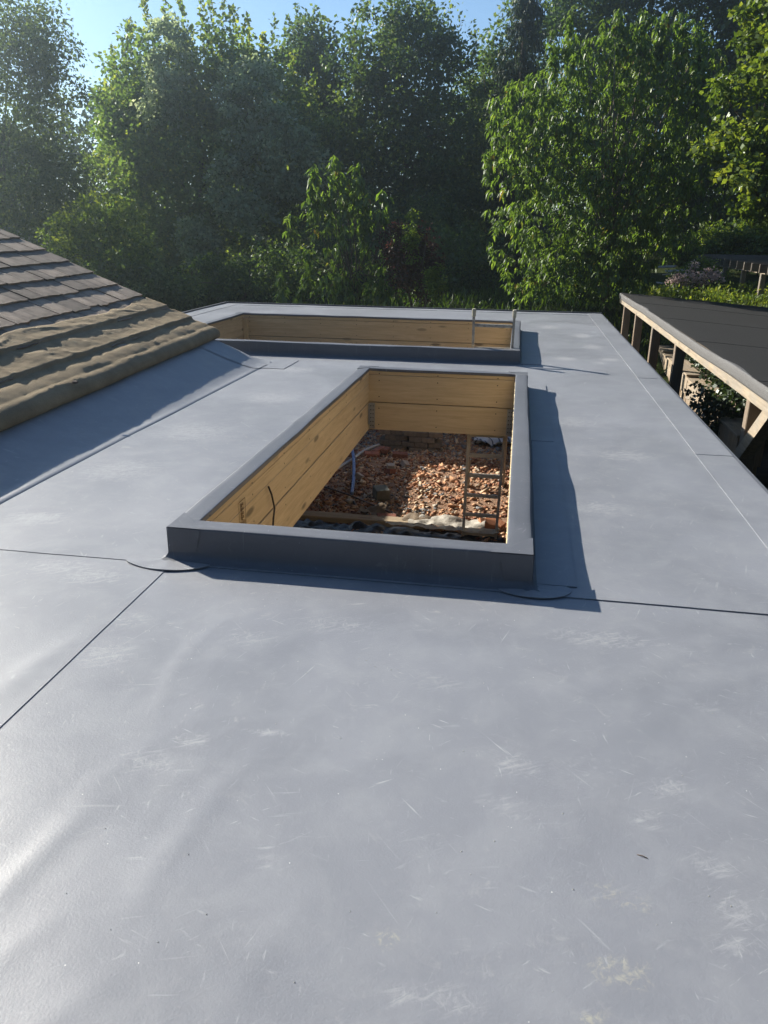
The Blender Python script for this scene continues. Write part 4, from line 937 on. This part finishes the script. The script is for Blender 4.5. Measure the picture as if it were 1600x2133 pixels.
# drooping conifer
ct = thing('conifer_tree', base_at(1085, 37), 'tall dark weeping conifer rising out of the top of the photo', 'tree', B)
ctop = at(1105, -120, 37); cb_ = base_at(1085, 37); Pn = []
for k in range(240):
    s = rng.random() ** .8; z = ctop[2] - s * (ctop[2] - 1.0); rr = .35 + 2.0 * s; a = rng.uniform(0, 6.28); n = 26; q = np.linspace(.15, 1, n)
    Pn.append(np.stack([ctop[0] + math.cos(a) * rr * q + rng.normal(0, .06, n), ctop[1] + math.sin(a) * rr * q + rng.normal(0, .06, n), z - .55 * q ** 2 * rr * .7 - rng.random(n) * .4], -1))
Pn = np.concatenate(Pn); Pn = np.repeat(Pn, 4, 0) + rng.normal(0, .07, (len(Pn) * 4, 3))
leaves('crown', Pn, np.array([0, 0, -1.]) + rng.normal(0, .35, Pn.shape), rng.normal(size=Pn.shape), .22 * rng.uniform(.7, 1.3, len(Pn)), .045, rng.random(len(Pn)), M['conifer'], ct)
MB().tube([cb_, (ctop[0], ctop[1], 3), tuple(ctop)], [.28, .18, .03], 8).build('trunk', M['bark'], ct, smooth=True)
tree('lime_tree', 'tall shaded tree behind the drooping bush, filling the top right', [lobe(1200, 40, 45, 120, 130, 2.6), lobe(1330, 20, 44.5, 140, 120, 2.8), lobe(1240, 220, 44, 150, 160, 2.6), lobe(1380, 200, 44, 160, 180, 2.8), lobe(1300, -120, 45.5, 150, 110, 2.6), lobe(1330, 400, 43, 170, 120, 2.6)], base_at(1290, 44.5), 820, 52, .72, .24, .65, 'dark', 'bark', 6, B, inner=.7)
tree('beech_tree', 'tall dark tree at the top right corner behind the pale maple branches', [lobe(1520, 60, 44, 130, 160, 2.8), lobe(1640, 120, 43, 130, 220, 2.8), lobe(1540, 280, 44, 130, 160, 2.6), lobe(1580, -130, 44, 160, 120, 2.8), lobe(1500, 430, 44, 130, 90, 2.4), lobe(1700, 350, 43, 130, 170, 2.4)], base_at(1560, 44), 820, 52, .72, .24, .65, 'dark', 'bark', 7, B, inner=.7)
tree('sycamore_tree', 'sunlit maple with layered branches reaching in from the right edge', [lobe(1600, 110, 20, 60, 70, .8), lobe(1520, 190, 20, 50, 22, .6), lobe(1590, 260, 19.6, 70, 40, .8), lobe(1510, 320, 19.8, 55, 20, .6), lobe(1580, 370, 19.4, 80, 40, .8), lobe(1620, 30, 20, 60, 50, .8), lobe(1600, 420, 19.2, 55, 32, .8), lobe(1690, 220, 20, 90, 210, 1.2)], base_at(1690, 20), 330, 34, .24, .13, .85, 'bright', 'bark', 8, 'garden trees right of the roof', inner=.9, trunk_top=tuple(at(1670, 100, 20)), n_limbs=40, r0=.13)
# understory: dark shrubs along the far edge
U = 'shrubs under the tall trees'
tree('laurel_shrub', 'yellow green sunlit shrub behind the tiled roof verge', [lobe(220, 470, 22, 80, 60, 1.0), lobe(270, 540, 21.5, 70, 50, .9), lobe(160, 520, 22, 70, 70, 1.0)], base_at(220, 22), 190, 44, .3, .12, .6, 'bright', 'bark', 9, U, cat_='shrub', n_limbs=8, r0=.06, inner=.8)
tree('elder_shrub', 'dim green shrub low behind the roof verge, right of the yellow green one', [lobe(330, 600, 21, 90, 50, .9), lobe(240, 600, 21, 90, 60, .9)], base_at(310, 21), 150, 44, .3, .12, .6, 'fine', 'bark', 10, U, cat_='shrub', n_limbs=8, r0=.05, inner=.8)
tree('yew_shrub', 'dark low shrub under the maple beyond the far roof edge', [lobe(470, 600, 23, 110, 60, 1.0), lobe(580, 590, 24, 90, 70, 1.0)], base_at(500, 23), 200, 44, .34, .13, .55, 'dark', 'bark', 11, U, cat_='shrub', n_limbs=8, r0=.06, inner=.8)
tree('privet_shrub', 'dark shrub beyond the roof edge between small tree and drooping bush', [lobe(960, 560, 27, 90, 70, 1.2), lobe(880, 520, 29, 110, 100, 1.2), lobe(740, 520, 29, 120, 110, 1.2)], base_at(900, 27), 330, 44, .4, .15, .55, 'dark', 'bark', 12, U, cat_='shrub', n_limbs=8, r0=.06, inner=.8)
tree('berberis_shrub', 'dull purple brown shrub behind the small tree', [lobe(870, 560, 18.5, 50, 75, .7), lobe(830, 520, 18.5, 40, 50, .6)], base_at(862, 18.5), 150, 46, .22, .07, .6, 'purple', 'bark', 13, U, cat_='shrub', n_limbs=8, r0=.05, inner=.8)
cy_t = tree('cypress_shrub', 'small golden green cone shaped conifer beside the purple shrub', [lobe(858, 500, 18.0, 16, 50, .25), lobe(905, 590, 17.8, 18, 45, .25)], base_at(880, 18.0), 60, 40, .12, .07, .5, 'bright', 'bark', 14, U, cat_='shrub', n_limbs=4, r0=.03, inner=.9)

# drooping leaved bush and small tree: leaves hang in bunches; the nearest ones are single leaves
def droop_tree(name, label, lobes, base, nb, per, L, seed, tips=(), group=None, bark='palebark', inner=.55, nl=40, r0=.09, top=None):
    rg = np.random.default_rng(seed); t = thing(name, tuple(base), label, 'tree', group)
    C, _ = sample_lobes(rg, lobes, nb, inner); C = C[C[:, 2] > base[2] + .3]
    if len(tips):
        tp = np.array(tips); s = rg.random((len(tp), 16)); ext = tp[:, None, :] - np.stack([rg.normal(0, .05, s.shape), rg.normal(0, .05, s.shape), s * .95], -1); C = np.concatenate([C, ext.reshape(-1, 3)])
    n = len(C); P = np.repeat(C, per, 0) + rg.normal(0, .045, (n * per, 3)); a = rg.uniform(0, 6.28, n * per); dz = rg.uniform(-1.3, -.15, n * per)
    D = np.stack([np.cos(a) * .6, np.sin(a) * .6, dz], -1); Nn = np.stack([np.cos(a) * .7, np.sin(a) * .7, np.full(n * per, .7)], -1) + rg.normal(0, .3, (n * per, 3))
    Ls = L * rg.uniform(.65, 1.3, n * per); tn = np.clip(.45 + np.repeat(rg.normal(0, .16, n), per) + rg.normal(0, .17, n * per), 0, 1)
    order = np.argsort(P[:, 1] - .25 * rg.random(len(P))); near, far = order[:300], order[300:]
    leaves('foliage', P[far], D[far], Nn[far], Ls[far], Ls[far] * .36, tn[far], M['droop'], t, True)['kind'] = 'stuff'
    lm = MB().add([(0, 0, 0), (.18, .42, .045), (0, 1, -.2), (-.18, .42, .045), (0, .5, -.045)], [(0, 1, 2, 4), (0, 4, 2, 3)]).mesh('leaf'); lm.materials.append(M['droopo'])
    for i in near:
        d = Vector(D[i]).normalized(); s_ = d.cross(Vector(Nn[i])).normalized(); u_ = s_.cross(d)
        mw = Matrix(((s_.x, d.x, u_.x, P[i][0]), (s_.y, d.y, u_.y, P[i][1]), (s_.z, d.z, u_.z, P[i][2]), (0, 0, 0, 1))) @ Matrix.Scale(float(Ls[i]), 4); link('leaf', lm, None, t, mw)
    limbs(rg, base, C, nl, r0, M[bark], t, .2, trunk_top=top)
    return t
droop_tree('cherry_tree', 'large bushy tree with long drooping leaves at the far right of the roof', [lobe(1250, 330, 22.8, 190, 190, 1.6), lobe(1370, 240, 23.2, 110, 150, 1.5), lobe(1180, 450, 22.4, 150, 150, 1.4), lobe(1330, 430, 22.9, 130, 110, 1.5), lobe(1260, 140, 23.1, 90, 70, 1.1), lobe(1120, 270, 22.6, 100, 90, 1.2), lobe(1400, 130, 23.3, 70, 70, 1.0), lobe(1200, 580, 22.2, 140, 60, 1.1), lobe(1265, 560, 22.6, 85, 60, 1.2)],
           base_at(1270, 22.8), 2500, 11, .175, 21, [at(u, v, 22.8) for u, v in ((1065, 170), (1110, 155), (1155, 60), (1190, 30), (1350, 10), (1385, 20), (1425, 50), (1465, 75), (1035, 225), (1020, 300), (1300, 50), (1460, 150), (1290, 20))], 'garden trees right of the roof', nl=60, r0=.11)
droop_tree('young_tree', 'slender young tree with sparse drooping leaves just beyond the far roof edge', [lobe(725, 520, 19.3, 42, 90, .6), lobe(760, 605, 19.2, 85, 38, .7), lobe(690, 605, 19.2, 38, 45, .5), lobe(800, 570, 19.4, 32, 60, .5), lobe(695, 450, 19.4, 14, 45, .3), lobe(745, 430, 19.3, 14, 55, .3)],
           base_at(750, 19.3), 170, 8, .215, 22, [at(u, v, 19.3) for u, v in ((695, 330), (745, 330), (655, 345), (650, 395), (605, 440), (795, 380), (760, 405), (680, 400), (640, 525), (585, 570), (830, 465), (875, 500), (720, 360), (625, 600))], None, nl=34, r0=.05, bark='bark')
# bright sprig of the maple in front of the dark wood
rg = np.random.default_rng(31)

# wood far behind, a mass
rg = np.random.default_rng(40)
C = np.stack([rg.uniform(-46, 34, 1900), rg.uniform(51, 58, 1900), rg.uniform(-.5, 1, 1900) ** 1, ], -1)
topz = 8.6 + 1.4 * vnoise(C[:, 0] * .22, C[:, 0] * 0, 71) * 2 + np.clip(C[:, 0] - 2, 0, 6) * .5
C[:, 2] = -.2 + rg.random(1900) * (topz + .2)
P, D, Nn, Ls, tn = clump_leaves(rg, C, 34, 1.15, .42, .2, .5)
nr = 2600; a_ = rg.uniform(rad(-150), rad(62), nr); rr_ = rg.uniform(25, 33, nr)  # added ring of foliage, unseen behind the camera, keeps sky off the frame fronts
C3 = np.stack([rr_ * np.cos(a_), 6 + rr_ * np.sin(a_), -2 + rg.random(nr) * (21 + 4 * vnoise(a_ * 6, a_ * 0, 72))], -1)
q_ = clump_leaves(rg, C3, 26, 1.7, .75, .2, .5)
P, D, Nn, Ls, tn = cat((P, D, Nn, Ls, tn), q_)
tag(leaves('far_wood_and_sky_block', P, D, Nn, Ls, Ls * .6, tn - .12, M['wood']), 'dense dark wood behind all the nearer trees, with an added unseen ring that blocks sky', kind='stuff')

# grass bank, ferny plants
rg = np.random.default_rng(50); n = 26000
x = rg.uniform(3.2, 12.5, n); y = rg.uniform(20.6, 31, n); z = terrain(x, y)
bump_ = .22 * np.clip(vnoise(x * .7, y * .5, 81) + .35, 0, 1)
leaves('grass', np.stack([x, y, z + bump_ * rg.random(n)], -1), np.stack([rg.normal(0, .5, n), rg.normal(0, .5, n), np.ones(n)], -1), rg.normal(size=(n, 3)), rg.uniform(.1, .26, n), .035, np.clip(.55 + .5 * vnoise(x * .6, y * .6, 82) + rg.normal(0, .15, n), 0, 1), M['grass'])
tag(bpy.data.objects['grass'], 'bright rough grass and weeds on the bank behind the shed', kind='stuff')
n = 150; x = rg.uniform(3.4, 9.5, n); y = rg.uniform(21, 29, n); C = np.stack([x, y, terrain(x, y) + rg.uniform(.05, .3, n)], -1)
P, D, Nn, Ls, tn = clump_leaves(rg, C, 36, .26, .13, -.3, .6); tag(leaves('bank_weeds', P, D, Nn, Ls, Ls * .5, tn + .12, M['bright']), 'leafy weeds growing up through the grass on the bank', kind='stuff')
n = 9000; x = rg.uniform(-12, 3.4, n); y = rg.uniform(16, 27, n)  # low tints put shade into the colour of this grass strip
tag(leaves('ground_cover', np.stack([x, y, terrain(x, y)], -1), np.stack([rg.normal(0, .5, n), rg.normal(0, .5, n), np.ones(n)], -1), rg.normal(size=(n, 3)), rg.uniform(.12, .34, n), .05, rg.uniform(0, .2, n), M['grass']), 'grass and weeds beyond the far roof edge, shade put into their dark tint', kind='stuff')
n = 2500; x = rg.uniform(1.7, 2.9, n); y = rg.uniform(11, 22, n)
tag(leaves('path_grass', np.stack([x, y, terrain(x, y)], -1), np.stack([rg.normal(0, .4, n), rg.normal(0, .4, n), np.ones(n)], -1), rg.normal(size=(n, 3)), rg.uniform(.15, .5, n), .03, rg.uniform(.2, .8, n), M['grass']), 'long grass in the gap between roof and shed', kind='stuff')

# pink flowering shrub: leaves and flower heads
fs = thing('flowering_shrub', base_at(1450, 27.5), 'low shrub covered in pale pink flower heads before the pergola', 'shrub')
C, _ = sample_lobes(rg, [lobe(1430, 585, 27.5, 45, 20, .6), lobe(1480, 585, 27.8, 40, 25, .6), lobe(1455, 560, 28, 30, 22, .5)], 130, .8)
P, D, Nn, Ls, tn = clump_leaves(rg, C, 26, .16, .1, .1); leaves('foliage', P, D, Nn, Ls, Ls * .6, tn, M['bright'], fs)
heads = [at(u, v, y) for u, v, y in ((1398, 590, 27), (1405, 582, 27), (1413, 575, 27.1), (1420, 584, 27), (1428, 577, 27), (1436, 570, 27.2), (1443, 582, 27), (1450, 574, 27), (1458, 586, 27), (1465, 578, 27.1), (1472, 569, 27.3), (1480, 566, 27.3), (1447, 551, 27.6), (1444, 560, 27.5), (1494, 572, 27.2), (1496, 582, 27.1), (1434, 590, 27), (1422, 594, 27), (1470, 590, 27), (1486, 577, 27.1), (1410, 592, 27), (1452, 594, 27))]
for hp in heads:
    C2 = np.array([hp]); P, D, Nn, Ls, tn = clump_leaves(rg, C2, 70, .15, .07, 0.0, .2); leaves('flower_head', P, D, Nn, Ls, Ls * .8, tn + .1, M['pink'], fs)['kind'] = 'stuff'
limbs(rg, base_at(1450, 27.5), C, 10, .03, M['bark'], fs, .1, 'stem')

# pergola
pg = thing('pergola', (8.2, 28.5, -.5), 'weathered timber pergola with dark rafters standing on the grass bank', 'pergola')
for y in (33.0, 29.5, 27.1, 25.0, 23.2):
    gz_ = float(terrain(np.array(7.0), np.array(y))) - .1
    MB().cbox((6.93, y - .07, gz_), (7.07, y + .07, .33), .006).build('post', M['pergola'], pg)
    MB().cbox((9.93, y - .07, gz_), (10.07, y + .07, .33), .006).build('post', M['pergola'], pg)
MB().cbox((6.95, 22.6, .332), (7.05, 33.4, .46), .006).build('beam', M['fascia'], pg); MB().cbox((9.95, 22.6, .332), (10.05, 33.4, .46), .006).build('beam', M['fascia'], pg)
for y in np.arange(23.0, 34.0, .82): MB().cbox((6.55, y, .40), (10.4, y + .08, .64), .01).build('rafter', M['rafter'], pg)

# shrubs behind the pergola, boards heaped beside it
S2 = 'sunlit shrubs behind the pergola'
tree('rose_shrub', 'leafy sunlit climber rising behind the left end of the pergola', [lobe(1495, 520, 34.5, 18, 30, .5), lobe(1470, 525, 34.5, 12, 22, .4), lobe(1520, 515, 35, 15, 25, .5)], base_at(1500, 34.5), 70, 36, .25, .14, .7, 'bright', 'bark', 15, S2, cat_='shrub', n_limbs=6, r0=.04, inner=.9)
tree('hydrangea_shrub', 'rounded yellow green shrub behind the pergola at the right edge', [lobe(1560, 515, 35, 42, 34, .9), lobe(1600, 495, 35.5, 45, 48, .9), lobe(1510, 500, 36, 40, 34, .9)], base_at(1580, 35), 230, 44, .3, .15, .7, 'bright', 'bark', 16, S2, cat_='shrub', n_limbs=6, r0=.05, inner=.9)
tree('bramble_shrub', 'arching leafy bramble beside the heap of old boards', [lobe(1420, 520, 33, 28, 22, .5), lobe(1432, 535, 33, 20, 18, .4)], base_at(1422, 33), 60, 34, .22, .13, .7, 'bright', 'bark', 17, S2, cat_='shrub', n_limbs=6, r0=.03, inner=.9)
rnd = random.Random(5); heap = 'old boards heaped beyond the bank'
names = ['dark red board at the bottom of the heap beside the pink shrub', 'pale curled sheet on top of the board heap', 'grey board lying across the heap', 'short dark board at the left of the heap', 'long grey brown board at the back of the heap', 'splintered board at the right of the heap']
for i, lab in enumerate(names):
    p = at(rnd.uniform(1375, 1430), 575 - 4 * i, 30.5 + .3 * i); L_ = rnd.uniform(.9, 1.7)
    o = MB().cbox((-L_ / 2, -.16, -.02), (L_ / 2, .16, .02), .006).build('board', M['debris']); o.location = (p[0], p[1], float(terrain(np.array(p[0]), np.array(p[1]))) + .08 + .1 * i); o.rotation_euler = (rnd.uniform(-.2, .2), rnd.uniform(-.12, .12), rnd.uniform(-.7, .7))
    tag(o, lab, 'board', heap)
